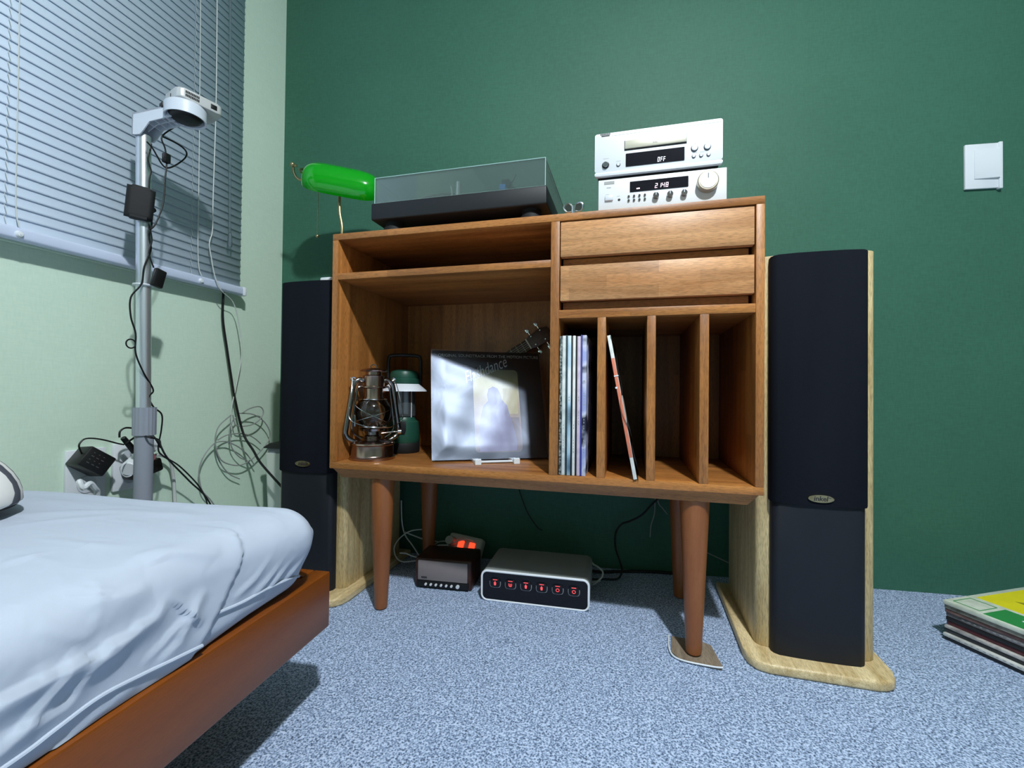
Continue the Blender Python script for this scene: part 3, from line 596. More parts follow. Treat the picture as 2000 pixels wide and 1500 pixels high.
for i, (c1, c2, th, lab, kind) in enumerate(spine_specs):
    zt = .691+random.uniform(-.002, .002); yf = .004+random.uniform(0, .004)
    t = thing('vinyl_record', lab, 'record', (x+th/2, .16, SB), 0, 'records in the first slot')
    part('sleeve', MB().box((x, yf, SB+.0005), (x+th, yf+.313, zt), .0006), spine_mat(c1, c2, kind, i), t)
    lt = MB()
    if th > .005:
        for k in range(16 if kind in ('cover', 'mottle') else 7): z0 = SB+.02+.031*(i % 4)+k*.0065+.02*(k//5); lt.box((x+th*.4, yf-.0003, z0), (x+th*.6, yf+.0005, z0+random.uniform(.002, .0045)))
        part('spine_lettering', lt, grey_mark if i % 2 else dark_mark, t, kind='stuff')
    x += th+.0004
lm = Matrix.Translation((.7496, -.004, SB+.0012)) @ Matrix.Rotation(R(-10.6), 4, 'Y')
t = bpy.data.objects.new('vinyl_record', None); COL.objects.link(t); t.matrix_world = lm
dress(t, 'leaning record with an orange spine band in the second slot', 'record')
obj('sleeve', MB().box((0, 0, 0), (.0075, .313, .312), .0006), spine_mat('#e3e3df', '#cfcfca', None, 10), t)
obj('spine_band', MB().box((-.0003, -.0006, .047), (.0068, .06, .262), .0003), plain('orange_band', '#d57b5f', .5), t, label='orange paper band')
def fl(u, v):
    z = .312*v; y = .313*u
    return (.0085+.004*math.sin(z*31)*(1-u)+.003*math.sin(z*67+1)*(1-u), -.004+y*.98, z)
obj('clear_sleeve', MB().grid(12, 24, fl), cap_clear, t, ang=180)
obj('paper_tear', MB().box((-.001, -.0012, .222), (.009, -.0002, .2245)), white_pl, t); obj('paper_tear', MB().box((-.0025, -.0012, .196), (.002, -.0002, .200)), white_pl, t)

# ---------------------------------------------------------------- small boxes under the cabinet
t = thing('mini_speaker', 'small brown wooden mini speaker with grey cloth front under the cabinet', 'speaker', (.2315, .194, 0), R(4.5))
obj('housing', MB().box((-.084, .004, .001), (.084, .112, .085), .006, 3), walnut, t)
obj('front_cloth', MB().box((-.073, -.0015, .0245), (.073, .006, .079), .0015), plain('grey_cloth', '#82797a', .85, bump=.3, bscale=900), t)
obj('control_strip', MB().box((-.076, -.0015, .005), (.076, .006, .0235), .0015), black_pl, t)
for k in range(7): r_ = .0034 if k < 6 else .0052; obj('control_knob', MB().cyl((-.048+.0152*k+(.003 if k == 6 else 0), -.001, .0145), (-.048+.0152*k+(.003 if k == 6 else 0), -.007, .0145), r_, n=14, bev=.0005), silver, t)
lt = MB()
for k in range(5): lt.box((-.062+k*.0034, -.0022, .0300), (-.062+k*.0034+.0026, -.0014, .0350))
obj('front_lettering', lt, dark_mark, t)
t = thing('switch_box', 'grey box with black front and six red lit buttons on the carpet', 'power box', (.5, .174, 0), R(2.2))
hw, hh = .1445, .082
sh_ = MB(); o_ = rrect(-hw, .001, hw, hh, .016, 6)
sh_.prism(o_, .003, .175, .002, axis='y'); obj('shell', sh_, plain('shell_grey', '#9aa09f', .45), t)
rim = MB(); pts = rrect(-hw+.002, .003, hw-.002, hh-.002, .015, 6); rim.tube([(a, 0.0015, b) for a, b in pts], .0032, 8, 0, True); obj('white_rim', rim, plain('rim_white', '#eef1f6', .3), t)
obj('front_panel', MB().prism(rrect(-hw+.004, .005, hw-.004, hh-.004, .0135, 6), -.0002, .006, axis='y'), plain('black_gloss', '#0b0b12', .2), t)
icons = 'dudboo'
for k in range(6):
    cx = -.105+.042*k; cz = .0505
    bt = obj('switch_button', MB().prism(rrect(cx-.0135, cz-.0105, cx+.0135, cz+.0125, .006), -.003, .001, .001, axis='y'), plain('button_black', '#0d0d14', .3), t)
    obj('button_rim', MB().tube([(cx-.0142, -.001, cz+.004), (cx-.0142, -.001, cz-.004), (cx-.011, -.001, cz-.0105), (cx, -.001, cz-.0118), (cx+.011, -.001, cz-.0105), (cx+.0142, -.001, cz-.004), (cx+.0142, -.001, cz+.004)], .0010, 6, 4), plain('rim_grey', '#9a9aa0', .35), bt)
    ic = MB(); ic.box((cx-.006, -.0036, cz+.0082), (cx+.006, -.003, cz+.0098))
    if icons[k] == 'o': ic.tube([(cx+.0042*math.cos(a*.785), -.0034, cz-.001+.0038*math.sin(a*.785)) for a in range(8)], .0008, 6, 2, True)
    elif icons[k] == 'u': ic.tube([(cx-.0038, -.0034, cz+.003), (cx-.0036, -.0034, cz-.003), (cx, -.0034, cz-.005), (cx+.0036, -.0034, cz-.003), (cx+.0038, -.0034, cz+.003)], .0008, 6, 3); ic.box((cx-.001, -.0038, cz-.003), (cx+.001, -.003, cz+.002))
    else: ic.prism([(cx-.0032, cz+.002), (cx+.0032, cz+.002), (cx+.0022, cz-.0055), (cx-.0022, cz-.0055)], -.003, -.0038, axis='y'); ic.box((cx-.001, -.0038, cz+.002), (cx+.001, -.003, cz+.005))
    obj('lit_icon', ic, red_icon, bt)
t = thing('power_strip', 'off white power strip with two red lit switches behind the mini speaker', 'power strip', (.232, .392, .057), rot=(R(60), R(5), R(-4)))
obj('strip_body', MB().box((-.06, -.05, -.012), (.056, .03, .028), .008, 3), plain('strip_grey', '#b9bcb4', .5), t)
for x in (-.012, .026): obj('lit_switch', MB().box((x-.010, -.012, .026), (x+.010, .010, .0315), .002), red_lit, t)
for x in (-.045,): obj('plug', MB().cyl((x, 0, .026), (x, 0, .055), .017, .013, 16), plain('plug_grey', '#a8aba6', .5), t)

# ---------------------------------------------------------------- stack of records on the floor
specs = [('#1b1d22', '#24262b', .009, 'black record at the bottom of the floor stack', .004), ('#d8d8d4', '#bdbdb9', .008, 'white edged record second from the bottom of the floor stack', .0), ('#2a2c30', '#3a3b40', .010, 'charcoal record third from the bottom of the floor stack', .006),
    ('#c8c4bf', '#8f8a88', .007, 'worn pale record fourth from the bottom of the floor stack', .004), ('#4a2228', '#6a3038', .010, 'dark red record in the middle of the floor stack', .012), ('#17181b', '#222326', .009, 'black record above the dark red one in the floor stack', .009),
    ('#7e7a7c', '#625e60', .010, 'grey record fourth from the top of the floor stack', .010), ('#6b4a48', '#8a6a62', .009, 'brownish red record third from the top of the floor stack', .006), ('#9b968a', '#6f6a5e', .010, 'tan grey record second from the top of the floor stack', .004),
    ('#d5dacb', '#c2c7b8', .010, 'record with green and yellow cover on top of the floor stack', 0.0)]
z = .0005
SA = R(-60)
for i, (c1, c2, th, lab, ins) in enumerate(specs):
    a = SA+R(random.uniform(-1.2, 1.2)); base = Vector((1.449, .281, z)); n_ = Vector((math.cos(SA+R(90)), math.sin(SA+R(90)), 0))
    t = thing('vinyl_record', lab, 'record', base+n_*ins, a, 'stack of records on the carpet')
    mt = spine_mat(c1, c2, None, 11+i)
    obj('sleeve', MB().box((0, 0, 0), (.313, .313, th-.0004), .0014), mt, t)
    if i in (1, 6):
        lt = MB()
        for k in range(16): lt.box((.03+k*.011, -.0004, th*.4), (.03+k*.011+random.uniform(.003, .007), .0002, th*.62))
        obj('spine_lettering', lt, grey_mark, t, kind='stuff')
    if i == 9:
        G = plain('cover_green', '#2f8a45', .4); Y_ = plain('cover_yellow', '#e3d61c', .4, var=.15, vscale=20)
        obj('green_band', MB().box((.07, .006, th-.0006), (.309, .078, th+.0001)), G, t, label='green cover band')
        obj('title_script', MB().tube([(.115+.007*k, .043+.009*math.sin(k*1.9)+.003*math.sin(k*.7), th+.0004) for k in range(22)], .0013, 6, 4), white_pl, t)
        obj('yellow_panel', MB().box((.012, .090, th-.0006), (.309, .290, th+.0001)), Y_, t, label='yellow cover picture')
        obj('yellow_detail', MB().prism([(.05, .15), (.2, .14), (.27, .16), (.2, .155), (.06, .162)], th, th+.0004).prism([(.10, .20), (.25, .19), (.28, .205), (.12, .212)], th, th+.0004), plain('cover_olive', '#8f8a20', .5), t)
        fr_ = MB(); 
        for p0, p1 in (((.012, .014), (.06, .014)), ((.06, .014), (.06, .07)), ((.06, .07), (.012, .07)), ((.012, .07), (.012, .014))): fr_.cyl((*p0, th), (*p1, th), .0008, n=6)
        obj('cover_frame', fr_, G, t)
    z += th

# ---------------------------------------------------------------- light switch
t = thing('light_switch', 'white light switch plate on the green wall at the right', 'light switch', (1.7035, wy(1.7035), 1.2175), WA)
obj('plate', MB().box((-.044, -.008, -.064), (.044, 0, .064), .002), white_pl, t)
obj('rocker', MB().prism([(-.0225, 0), (-.0225, .010), (.036, .0155), (.036, 0)], -.037, .046, .0008, m=Matrix(((1, 0, 0, 0), (0, -1, 0, 0), (0, 0, 1, 0), (0, 0, 0, 1)))), white_pl, t)
obj('edge_lip', MB().box((.036, -.0125, -.0675), (.045, 0, .065), .002), white_pl, t)

# ---------------------------------------------------------------- venetian blind
t = thing('venetian_blind', 'pale blue venetian blind closed over the window', 'blind', (-.47, -.57, .86))
XB = -.47
YB0, YB1 = -1.30, .176
prof = []
for k in range(7):
    s = -.0129+.0258*k/6; prof.append((s, -.0015*(1-(s/.0129)**2)))
TL = R(84.5)
sm_ = MB(); A1 = []; B1_ = []
for s, hgt in prof:
    dx = s*math.cos(TL)*-1+hgt*math.sin(TL); dz = s*math.sin(TL)+hgt*math.cos(TL)
    A1.append(sm_.bm.verts.new((dx, YB0+.57, dz))); B1_.append(sm_.bm.verts.new((dx, YB1-.004+.57, dz)))
for k in range(6): sm_.bm.faces.new((A1[k], A1[k+1], B1_[k+1], B1_[k]))
s0 = obj('slat', sm_, blind_m, t)
md = s0.modifiers.new('thickness', 'SOLIDIFY'); md.thickness = .0005
NS = 56
for i in range(NS):
    s = s0 if i == 0 else s0.copy()
    if i: COL.objects.link(s)
    s.location = (0, 0, .0385+.0221*i)
ztop = .86+.0385+.0221*NS
rail = obj('bottom_rail', MB().box((XB-.012, YB0, .8625), (XB+.012, YB1, .8885), .006, 3), blind_rail, t, world=True)
part('end_cap', MB().box((XB-.013, YB1-.002, .861), (XB+.014, YB1+.010, .890), .004), white_pl, rail)
for y in (-.371, .0265): part('rail_button', MB().cyl((XB+.010, y, .8735), (XB+.0175, y, .8735), .0075, .0055, 16, .001).cyl((XB+.0165, y, .8735), (XB+.0185, y, .8735), .0022, n=8), white_pl, rail)
part('head_rail', MB().box((XB-.015, YB0, ztop), (XB+.02, YB1, ztop+.04), .003), blind_rail, t)
for y0, y1 in ((-.380, -.3707), (.0083, .0283), (-.95, -.95)):
    part('ladder_cord', MB().tube([(XB+.012, y1, .8885), (XB+.0065, y1*.6+y0*.4, .95), (XB+.006, (y0+y1)/2, 1.25), (XB+.006, y0, ztop)], .0011, 6), white_cable, t)
lad = MB()
for i in range(NS):
    z = .86+.0385+.0221*i
    for y in (-.387, .004): lad.cyl((XB+.006, y, z-.011), (XB+.0035, y-.003, z+.008), .0005, n=4)
part('ladder_rung', lad, white_cable, t, kind='stuff')
LIFT = [(-.45, .0535, 1.7142), (-.45, .0566, 1.4103), (-.45, .0541, 1.2108), (-.45, .0528, 1.1116), (-.45, .0529, 1.0284), (-.45, .0438, .9876), (-.45, .0513, .9448), (-.45, .0641, .8951), (-.452, .0873, .8592), (-.465, .1415, .8346), (-.472, .1704, .7747), (-.475, .1871, .6776), (-.478, .1727, .5779), (-.48, .1573, .4965), (-.48, .1605, .4314)]
part('lift_cord', MB().tube([(-.455, .05, ztop)]+LIFT, .0015, 6), white_cable, t)
wd = part('tilt_wand', MB().tube([(-.449, .09, ztop), (-.447, .0956, 1.7495), (-.447, .1091, 1.04)], .0032, 8), cap_clear, t)
part('wand_grip', MB().lathe([(0, -.026), (.006, -.024), (.007, -.016), (.005, .012), (.0032, .02), (0, .021)], (-.447, .1095, 1.022), 14), cap_clear, wd)

# ---------------------------------------------------------------- projector stand
PX, PY = -.375, -.181
t = thing('projector_stand', 'silver telescopic pole stand with a grey bracket arm behind the bed', 'stand', (PX, PY, 0))
obj('stand_base', MB().lathe([(0, 0), (.1, 0), (.1, .008), (.03, .014), (.02, .02), (0, .02)], n=36), grey_pl, t)
obj('lower_tube', MB().cyl((0, 0, .01), (0, 0, .46), .0185, n=28), grey_pl, t)
cl_ = MB(); n_ = 36
cl_.prism([((.0215 if k % 2 else .0232)*math.cos(2*math.pi*k/n_), (.0215 if k % 2 else .0232)*math.sin(2*math.pi*k/n_)) for k in range(n_)], .452, .518, .001)
obj('clamp_collar', cl_, grey_pl, t)
obj('upper_tube', MB().cyl((.002, -.004, .5), (.006, -.020, 1.156), .0145, n=28), alu, t)
HX, HY, HZ = -.262, -.186, 1.2          # head of the bracket
d = Vector((HX-PX-.006, HY-PY+.02, 0)); L_ = d.length; ax = d.normalized(); az = math.atan2(ax.y, ax.x)
bmx = Matrix.Translation((PX+.006, PY-.02, 0)) @ Matrix.Rotation(az, 4, 'Z')
def bpart(name, mb, mat, par=t): bmesh.ops.transform(mb.bm, matrix=bmx, verts=mb.bm.verts); return part(name, mb, mat, par)
hb = MB(); LA_ = L_-.012
side_p = [(-.011, 1.150), (.010, 1.150), (.018, 1.158), (.034, 1.178), (LA_, 1.188), (LA_, 1.214), (.030, 1.206), (-.011, 1.200)]
for s in (-1, 1): hb.prism(side_p, s*.019, s*.0162, axis='y')
hb.prism([(-.011, 1.196), (.030, 1.202), (LA_, 1.210), (LA_, 1.214), (.030, 1.206), (-.011, 1.200)], -.019, .019, axis='y')
hb.prism([(-.011, 1.150), (-.008, 1.150), (-.008, 1.198), (-.011, 1.198)], -.019, .019, axis='y')
arm_m = plain('bracket_plastic', '#cfd5df', .4)
ba = bpart('bracket_arm', hb, arm_m)
rb = MB()
for k in range(3): x0 = .026+.018*k; rb.prism([(x0, 1.176+.004*k), (x0+.002, 1.176+.004*k), (x0+.002, 1.203), (x0, 1.203)], -.0162, .0162, axis='y')
rb.prism([(.012, 1.165), (.034, 1.180), (LA_, 1.190), (LA_, 1.210), (.012, 1.20)], -.001, .001, axis='y')
bpart('arm_rib', rb, arm_m, ba)
hd = MB(); hd.lathe([(.039, 0), (.041, .0), (.041, .026), (.037, .030), (0, .030), (0, .028), (.037, .027), (.037, .002), (.039, 0)], (L_, 0, 1.188), 40)
bpart('bracket_head', hd, arm_m)
bpart('knob', MB().lathe([(0, -.004), (.024, -.004), (.03, .0), (.034, .008), (.034, .022), (0, .022)], (L_, 0, 1.190), 32), black_pl)
part('cable_tie', MB().tube([(PX+.004+.0185*math.cos(k*.524), PY-.012+.0185*math.sin(k*.524), .806) for k in range(12)], .0022, 6, 3, True), white_pl, t)

p0 = thing('projector', 'small flat silver projector on top of the pole bracket', 'projector', (-.262, -.166, 1.2205), R(73))
obj('projector_body', MB().prism(rrect(-.047, -.038, .047, .038, .012), 0, .0225, .0035, 3), plain('projector_silver', '#cfcfce', .35, .3), p0)
vn = MB()
for k in range(9):
    for j in range(2): vn.box((-.033+.0032*k, -.0388, .005+.0075*j), (-.033+.0032*k+.0024, -.0372, .0105+.0075*j))
obj('vent_slots', vn, black_pl, p0); obj('lens_window', MB().box((.019, -.0388, .005), (.033, -.037, .0165), .001), black_pl, p0)
obj('side_mark', MB().box((-.0478, -.002, .008), (-.0465, .0005, .015)), dark_mark, p0); obj('rear_plug', MB().box((-.056, .018, -.012), (-.030, .036, -.0005), .002), black_pl, p0)
t = thing('power_bank', 'black rounded battery pack strapped to the silver pole', 'battery pack', (PX+.012, PY-.028, 1.0))
obj('pack', MB().prism(rrect(-.006, -.026, .018, .026, .0105), -.046, .028, .009, 3, m=Matrix.Rotation(R(-36), 4, 'Z') @ Matrix.Rotation(R(-4), 4, 'X')), rubber, t)
obj('strap', MB().tube([(-.008+.0205*math.cos(k*.524), .013+.0205*math.sin(k*.524), -.012) for k in range(12)], .0035, 6, 3, True), rubber, t)
# black wires on the stand
W1 = [(-.325, -.165, 1.19), (-.33, -.1881, 1.156), (-.33, -.1796, 1.1314), (-.33, -.1757, 1.0974), (-.33, -.1782, 1.0635), (-.33, -.1818, 1.0018), (-.33, -.198, .9472), (-.338, -.2054, .9318), (-.345, -.202, .9444), (-.345, -.1948, .911), (-.345, -.2006, .8778), (-.345, -.1892, .8473)]
W2 = [(-.335, -.1812, 1.1605), (-.335, -.1533, 1.1626), (-.335, -.1326, 1.1602), (-.335, -.1227, 1.1517), (-.335, -.1285, 1.1349), (-.335, -.1488, 1.1096), (-.335, -.1685, 1.0925), (-.335, -.1815, 1.0935), (-.335, -.1944, 1.1081), (-.335, -.2056, 1.1215), (-.335, -.2179, 1.1292)]
W3 = [(-.345, -.2008, 1.135), (-.345, -.2028, 1.1211), (-.345, -.2077, 1.0994), (-.345, -.2051, 1.0847), (-.345, -.2003, 1.071), (-.345, -.2037, 1.0502), (-.345, -.2039, 1.0261), (-.35, -.203, .98), (-.352, -.1905, .9537), (-.352, -.1963, .92), (-.352, -.1914, .89), (-.352, -.2055, .8456), (-.352, -.211, .8042), (-.352, -.2328, .7688), (-.352, -.232, .7256), (-.352, -.2211, .6879), (-.352, -.2202, .6443), (-.355, -.2, .60), (-.362, -.172, .56), (-.36, -.1829, .5432), (-.37, -.1644, .5181), (-.38, -.1368, .498), (-.39, -.1297, .459), (-.4, -.1288, .4138), (-.42, -.1017, .3898), (-.43, -.0497, .3546), (-.44, .0115, .2936), (-.44, .0361, .2519), (-.44, .0446, .2278)]
t = thing('projector_cable', 'thin black cord running down the silver pole from the projector', 'cable', (-.34, -.19, .84))
part('cord', MB().tube(W3, .0019, 6), black_cable, t); part('cord_loop', MB().tube(W2, .0019, 6), black_cable, t)
part('knot', MB().tube([(-.35, -.232+.010*math.cos(a*.7), .664+.010*math.sin(a*.7)) for a in range(10)], .0016, 6), black_cable, t)
t = thing('adapter_cable', 'black cord with a ferrite and flat adapter dangling beside the pole', 'cable', (-.335, -.18, .9))
part('cord', MB().tube(W1, .0017, 6), black_cable, t)
part('ferrite', MB().box((-.336, -.1835, 1.100), (-.324, -.1695, 1.122), .002), black_pl, t)
part('flat_adapter', MB().box((-.006, -.0125, -.022), (.006, .0125, .022), .003, m=Matrix.Translation((-.345, -.178, .825)) @ Matrix.Rotation(R(-14), 4, 'X')), black_pl, t)

# ---------------------------------------------------------------- wall outlets, plugs, cables at the left wall
for nm, y0, y1, zt, lab in (('wall_outlet', -.262, -.182, .419, 'white double outlet plate carrying the black adapter near the bed'), ('wall_outlet', -.166, -.09, .423, 'white outlet plate behind the silver pole')):
    t = thing(nm, lab, 'outlet', (XL, (y0+y1)/2, zt-.06), group='wall outlets behind the bed')
    part('plate', MB().box((XL, y0, zt-.118), (XL+.009, y1, zt), .002), white_pl, t)
    for z in (zt-.035, zt-.083): part('socket', MB().cyl((XL+.008, (y0+y1)/2, z), (XL+.011, (y0+y1)/2, z), .02, n=20), ltgrey_pl, t)
t = thing('power_adapter', 'black square power adapter plugged into the left outlet', 'adapter', (XL+.011, -.225, .385))
AM = Matrix.Translation((-.468, -.230, .392)) @ Matrix.Rotation(R(-38), 4, 'X') @ Matrix.Rotation(R(-8), 4, 'Z')
ab = MB().box((-.026, -.030, -.024), (.026, .030, .024), .004, m=AM); part('adapter_body', ab, black_pl, t)
tx = MB()
for k in range(4):
    for j in range(3): tx.box((.0258, -.018+.011*j, -.012+.008*k), (.0264, -.018+.011*j+.006-(k % 2)*.003, -.012+.008*k+.0016), m=AM)
part('rating_print', tx, plain('faint_print', '#4a4a4c', .6), t)
part('adapter_lead', MB().tube([(-.462, -.252, .412), (-.456, -.2616, .4298), (-.455, -.2606, .4388), (-.455, -.2519, .447), (-.455, -.2349, .4466), (-.455, -.2112, .44), (-.452, -.1863, .4297), (-.448, -.1740, .4255)], .0018, 6), black_cable, t)
part('lead_plug', MB().cyl((-.447, -.178, .443), (-.447, -.150, .405), .006, .0075, 12, .001), black_pl, t)
t = thing('charger', 'black charger block plugged in behind the silver pole', 'adapter', (XL+.011, -.12, .36))
part('charger_block', MB().box((-.03, -.036, -.018), (.022, .036, .018), .006, m=Matrix.Translation((-.468, -.115, .357)) @ Matrix.Rotation(R(14), 4, 'X')), black_pl, t)
part('red_sticker', MB().cyl((-.444, -.1125, .386), (-.4425, -.1125, .386), .010, n=18), plain('pink_print', '#d8848c', .5), t)
part('charger_lead', MB().tube([(-.44, -.1904, .4447), (-.44, -.1894, .4591), (-.44, -.1781, .4666), (-.44, -.1597, .4644), (-.44, -.1379, .459), (-.43, -.118, .44), (-.43, -.10, .41)], .0022, 6), black_cable, t)
t = thing('white_plug', 'large round white plug in front of the pole outlet', 'plug', (XL+.011, -.15, .38))
part('plug_body', MB().cyl((-.425, -.180, .3675), (-.455, -.135, .385), .018, .0165, 24, .002).cyl((-.455, -.135, .385), (-.488, -.118, .392), .013, .01, 16), white_pl, t)
part('plug_ring', MB().tube([(-.4245+.006*math.sin(a*.628)*0, -.180+.0175*math.cos(a*.628)*.9, .3675+.0175*math.sin(a*.628)) for a in range(10)], .0013, 6, 3, True), ltgrey_pl, t)
part('upper_plug', MB().cyl((-.46, -.10, .412), (-.492, -.10, .412), .019, .016, 20, .003), white_pl, t)
t = thing('knotted_plug', 'small white plug with a knotted lead under the black adapter', 'plug', (XL+.011, -.235, .335))
part('plug_lead', MB().tube([(-.46, -.2497, .346), (-.452, -.262, .353), (-.446, -.258, .338), (-.45, -.2426, .345), (-.455, -.23, .331), (-.462, -.2204, .321), (-.468, -.216, .30)], .0058, 8), white_pl, t)
t = thing('black_cable', 'thick black cable hanging from the blind to behind the left speaker', 'cable', (-.46, .15, .5))
part('cable_run', MB().tube([(-.493, .128, .92), (-.488, .1279, .8713), (-.487, .1261, .7845), (-.487, .1428, .6903), (-.485, .1598, .594), (-.478, .1679, .5288), (-.462, .186, .42), (-.415, .18, .367), (-.375, .17, .33), (-.297, .16, .273), (-.26, .155, .247), (-.243, .165, .21)], .0036, 8), black_cable, t)
t = thing('cable_coil', 'loose coil of thin white cable against the pale green wall', 'cable', (-.48, .18, .38))
for Q in ([(-.475, .1513, .4795), (-.475, .1106, .4494), (-.475, .0972, .4117), (-.475, .1045, .3698), (-.475, .1261, .3368), (-.475, .1757, .3172), (-.475, .2163, .3206), (-.475, .2619, .344), (-.475, .3034, .3801), (-.475, .3094, .4135), (-.475, .282, .452), (-.475, .2371, .4775), (-.475, .1835, .4838)],
          [(-.47, .1901, .4848), (-.47, .2194, .4983), (-.47, .2564, .5032), (-.47, .2744, .4885), (-.47, .2668, .4659), (-.47, .2389, .4474), (-.47, .2028, .4414), (-.47, .1681, .4452), (-.47, .1595, .4578), (-.47, .1535, .4795)],
          [(-.478, .1724, .4711), (-.478, .1534, .4485), (-.478, .1514, .4108), (-.478, .1605, .3742), (-.478, .1894, .3415), (-.478, .2192, .3249), (-.478, .2378, .3021)],
          [(-.48, .1108, .4055), (-.48, .1396, .4166), (-.48, .1782, .4189), (-.48, .2192, .4114), (-.48, .2501, .3958), (-.48, .276, .3752)],
          [(-.485, .1066, .392), (-.485, .1138, .3566), (-.485, .1329, .3213), (-.485, .1606, .2906), (-.485, .1978, .2693)],
          [(-.482, .15, .12), (-.482, .12, .18), (-.482, .0935, .2236), (-.482, .0658, .2568), (-.482, .0556, .2855), (-.482, .0525, .3213), (-.482, .0613, .353), (-.482, .0803, .3794), (-.482, .1051, .3969), (-.482, .1365, .3981), (-.482, .1696, .3849), (-.482, .1985, .3669), (-.482, .2288, .3382), (-.482, .2542, .3042)]):
    part('loop', MB().tube(Q, .0019, 6), grey_cable, t)
t = thing('mains_cable', 'thick off white cable curving down from the outlets behind the pole', 'cable', (-.475, -.03, .3))
part('cable_run', MB().tube([(-.48, -.075, .385), (-.478, -.0569, .3809), (-.475, -.0400, .3655), (-.478, -.0300, .335), (-.48, -.0236, .30), (-.48, -.0191, .2404), (-.47, -.015, .10), (-.45, -.01, .008)], .0042, 8), white_cable, t)
t = thing('outlet_cable', 'black cord curving in front of the pole and down to the floor', 'cable', (-.42, -.05, .3))
part('cord', MB().tube([(-.442, -.1750, .4285), (-.43, -.1649, .4418), (-.40, -.175, .452), (-.345, -.193, .4495), (-.352, -.1636, .4392), (-.4, -.1213, .4151), (-.43, -.0778, .375), (-.45, -.0043, .3047), (-.45, .0598, .2294), (-.44, .10, .10), (-.43, .13, .008)], .0022, 6), black_cable, t)
t = thing('waste_bin', 'white bin with a dark lid behind the left speaker', 'bin', (-.322, .283, 0))
obj('bin_body', MB().prism(rrect(-.066, -.066, .062, .066, .015), 0, .357, .004, topscale=rrect(-.078, -.078, .078, .078, .015)), plain('bin_white', '#cdd6cc', .5), t)
obj('bin_collar', MB().prism(rrect(-.074, -.072, .074, .072, .014), .357, .373, .002), grey_pl, t)
obj('bin_lid', MB().prism(rrect(-.088, -.082, .088, .082, .016), .373, .388, .004, topscale=rrect(-.07, -.068, .07, .068, .014)), black_pl, t)

# cables under the cabinet
t = thing('white_cables', 'tangle of thin white cords behind the left cabinet legs', 'cable', (.05, .32, .05))
for Q in ([(.115, .37, .108), (.0851, .36, .1083), (.0598, .34, .1081), (.037, .33, .0963), (.018, .32, .0754), (.0134, .31, .0529), (.0299, .3, .0298), (.0543, .3, .0215), (.0988, .3, .0294), (.13, .32, .02)], [(.015, .35, .20), (.0239, .34, .1355), (.0352, .34, .0931), (.0605, .34, .0634), (.082, .34, .0368), (.10, .34, .012)],
          [(.0351, .34, .1011), (.0601, .345, .0922), (.0919, .36, .0776), (.14, .37, .07)], [(.05, .28, .056), (.0661, .29, .0527), (.0866, .29, .0471), (.1002, .29, .0454), (.13, .31, .03)], [(.11, .37, .05), (.1234, .37, .058), (.1443, .37, .0713), (.172, .37, .0756), (.2063, .37, .0837)], [(.13, .35, .05), (.1464, .35, .0653), (.1805, .35, .0703), (.2075, .352, .0824), (.2409, .36, .092), (.26, .37, .085)]):
    part('strand', MB().tube(Q, .0021, 6), white_cable, t)
t = thing('power_cable', 'black cord hanging behind the cabinet and ending at the switch box', 'cable', (.72, .43, .1))
part('cord', MB().tube([(.84, .435, .26), (.8078, .44, .2248), (.7796, .44, .1911), (.7453, .44, .1695), (.7202, .44, .1583), (.7048, .44, .137), (.7004, .43, .1158), (.7036, .43, .0804), (.7156, .42, .0496), (.7217, .41, .0306), (.7167, .395, .014), (.7015, .3904, .006), (.6677, .3829, .006), (.64, .36, .012), (.61, .345, .03)], .0030, 8), black_cable, t)
t = thing('floor_cable', 'black cord lying along the foot of the green wall', 'cable', (.75, .46, 0))
part('cord', MB().tube([(.60, .40, .02), (.6543, .434, .006), (.6937, .4477, .006), (.723, .4588, .006), (.772, .472, .006), (.8208, .4822, .006), (.8691, .487, .006), (.95, .49, .006)], .0045, 8), black_cable, t)
t = thing('grey_wire', 'thin grey wires dangling under the back of the cabinet', 'cable', (.82, .455, .2))
part('wire', MB().tube([(.82, .44, .30), (.8182, .455, .2307), (.8165, .46, .1908), (.8072, .46, .1562), (.8046, .46, .1201)], .0016, 6), grey_cable, t); part('wire', MB().tube([(.82, .44, .29), (.8277, .455, .2294), (.8411, .46, .2106), (.8543, .46, .1938)], .0016, 6), grey_cable, t)
t = thing('white_lead', 'short white lead curling out beside the switch box', 'cable', (.65, .35, .03))
part('lead', MB().tube([(.615, .345, .062), (.6327, .36, .0608), (.6423, .36, .0542), (.6562, .35, .0519), (.668, .34, .0458), (.6686, .33, .0368), (.6619, .32, .0305), (.64, .33, .008), (.62, .345, .012)], .0026, 6), white_cable, t)
part('lead_end', MB().tube([(.60, .345, .012), (.63, .353, .005), (.6446, .3598, .005), (.66, .37, .005)], .0028, 6), white_cable, t)
t = thing('wall_wire', 'thin black wire on the green wall under the cabinet', 'cable', (.43, .452, .17))
part('wire', MB().tube([(.385, .447, .26), (.3918, .45, .2335), (.418, .452, .1677), (.4522, .455, .1196), (.469, .4565, .1123)], .0014, 6), black_cable, t)
t = thing('speaker_wire', 'thin grey wire reaching the back of the right speaker', 'cable', (1.0, .47, .07))
part('wire', MB().tube([(.93, .475, .10), (.992, .47, .0759), (1.03, .455, .065)], .0018, 6), grey_cable, t)

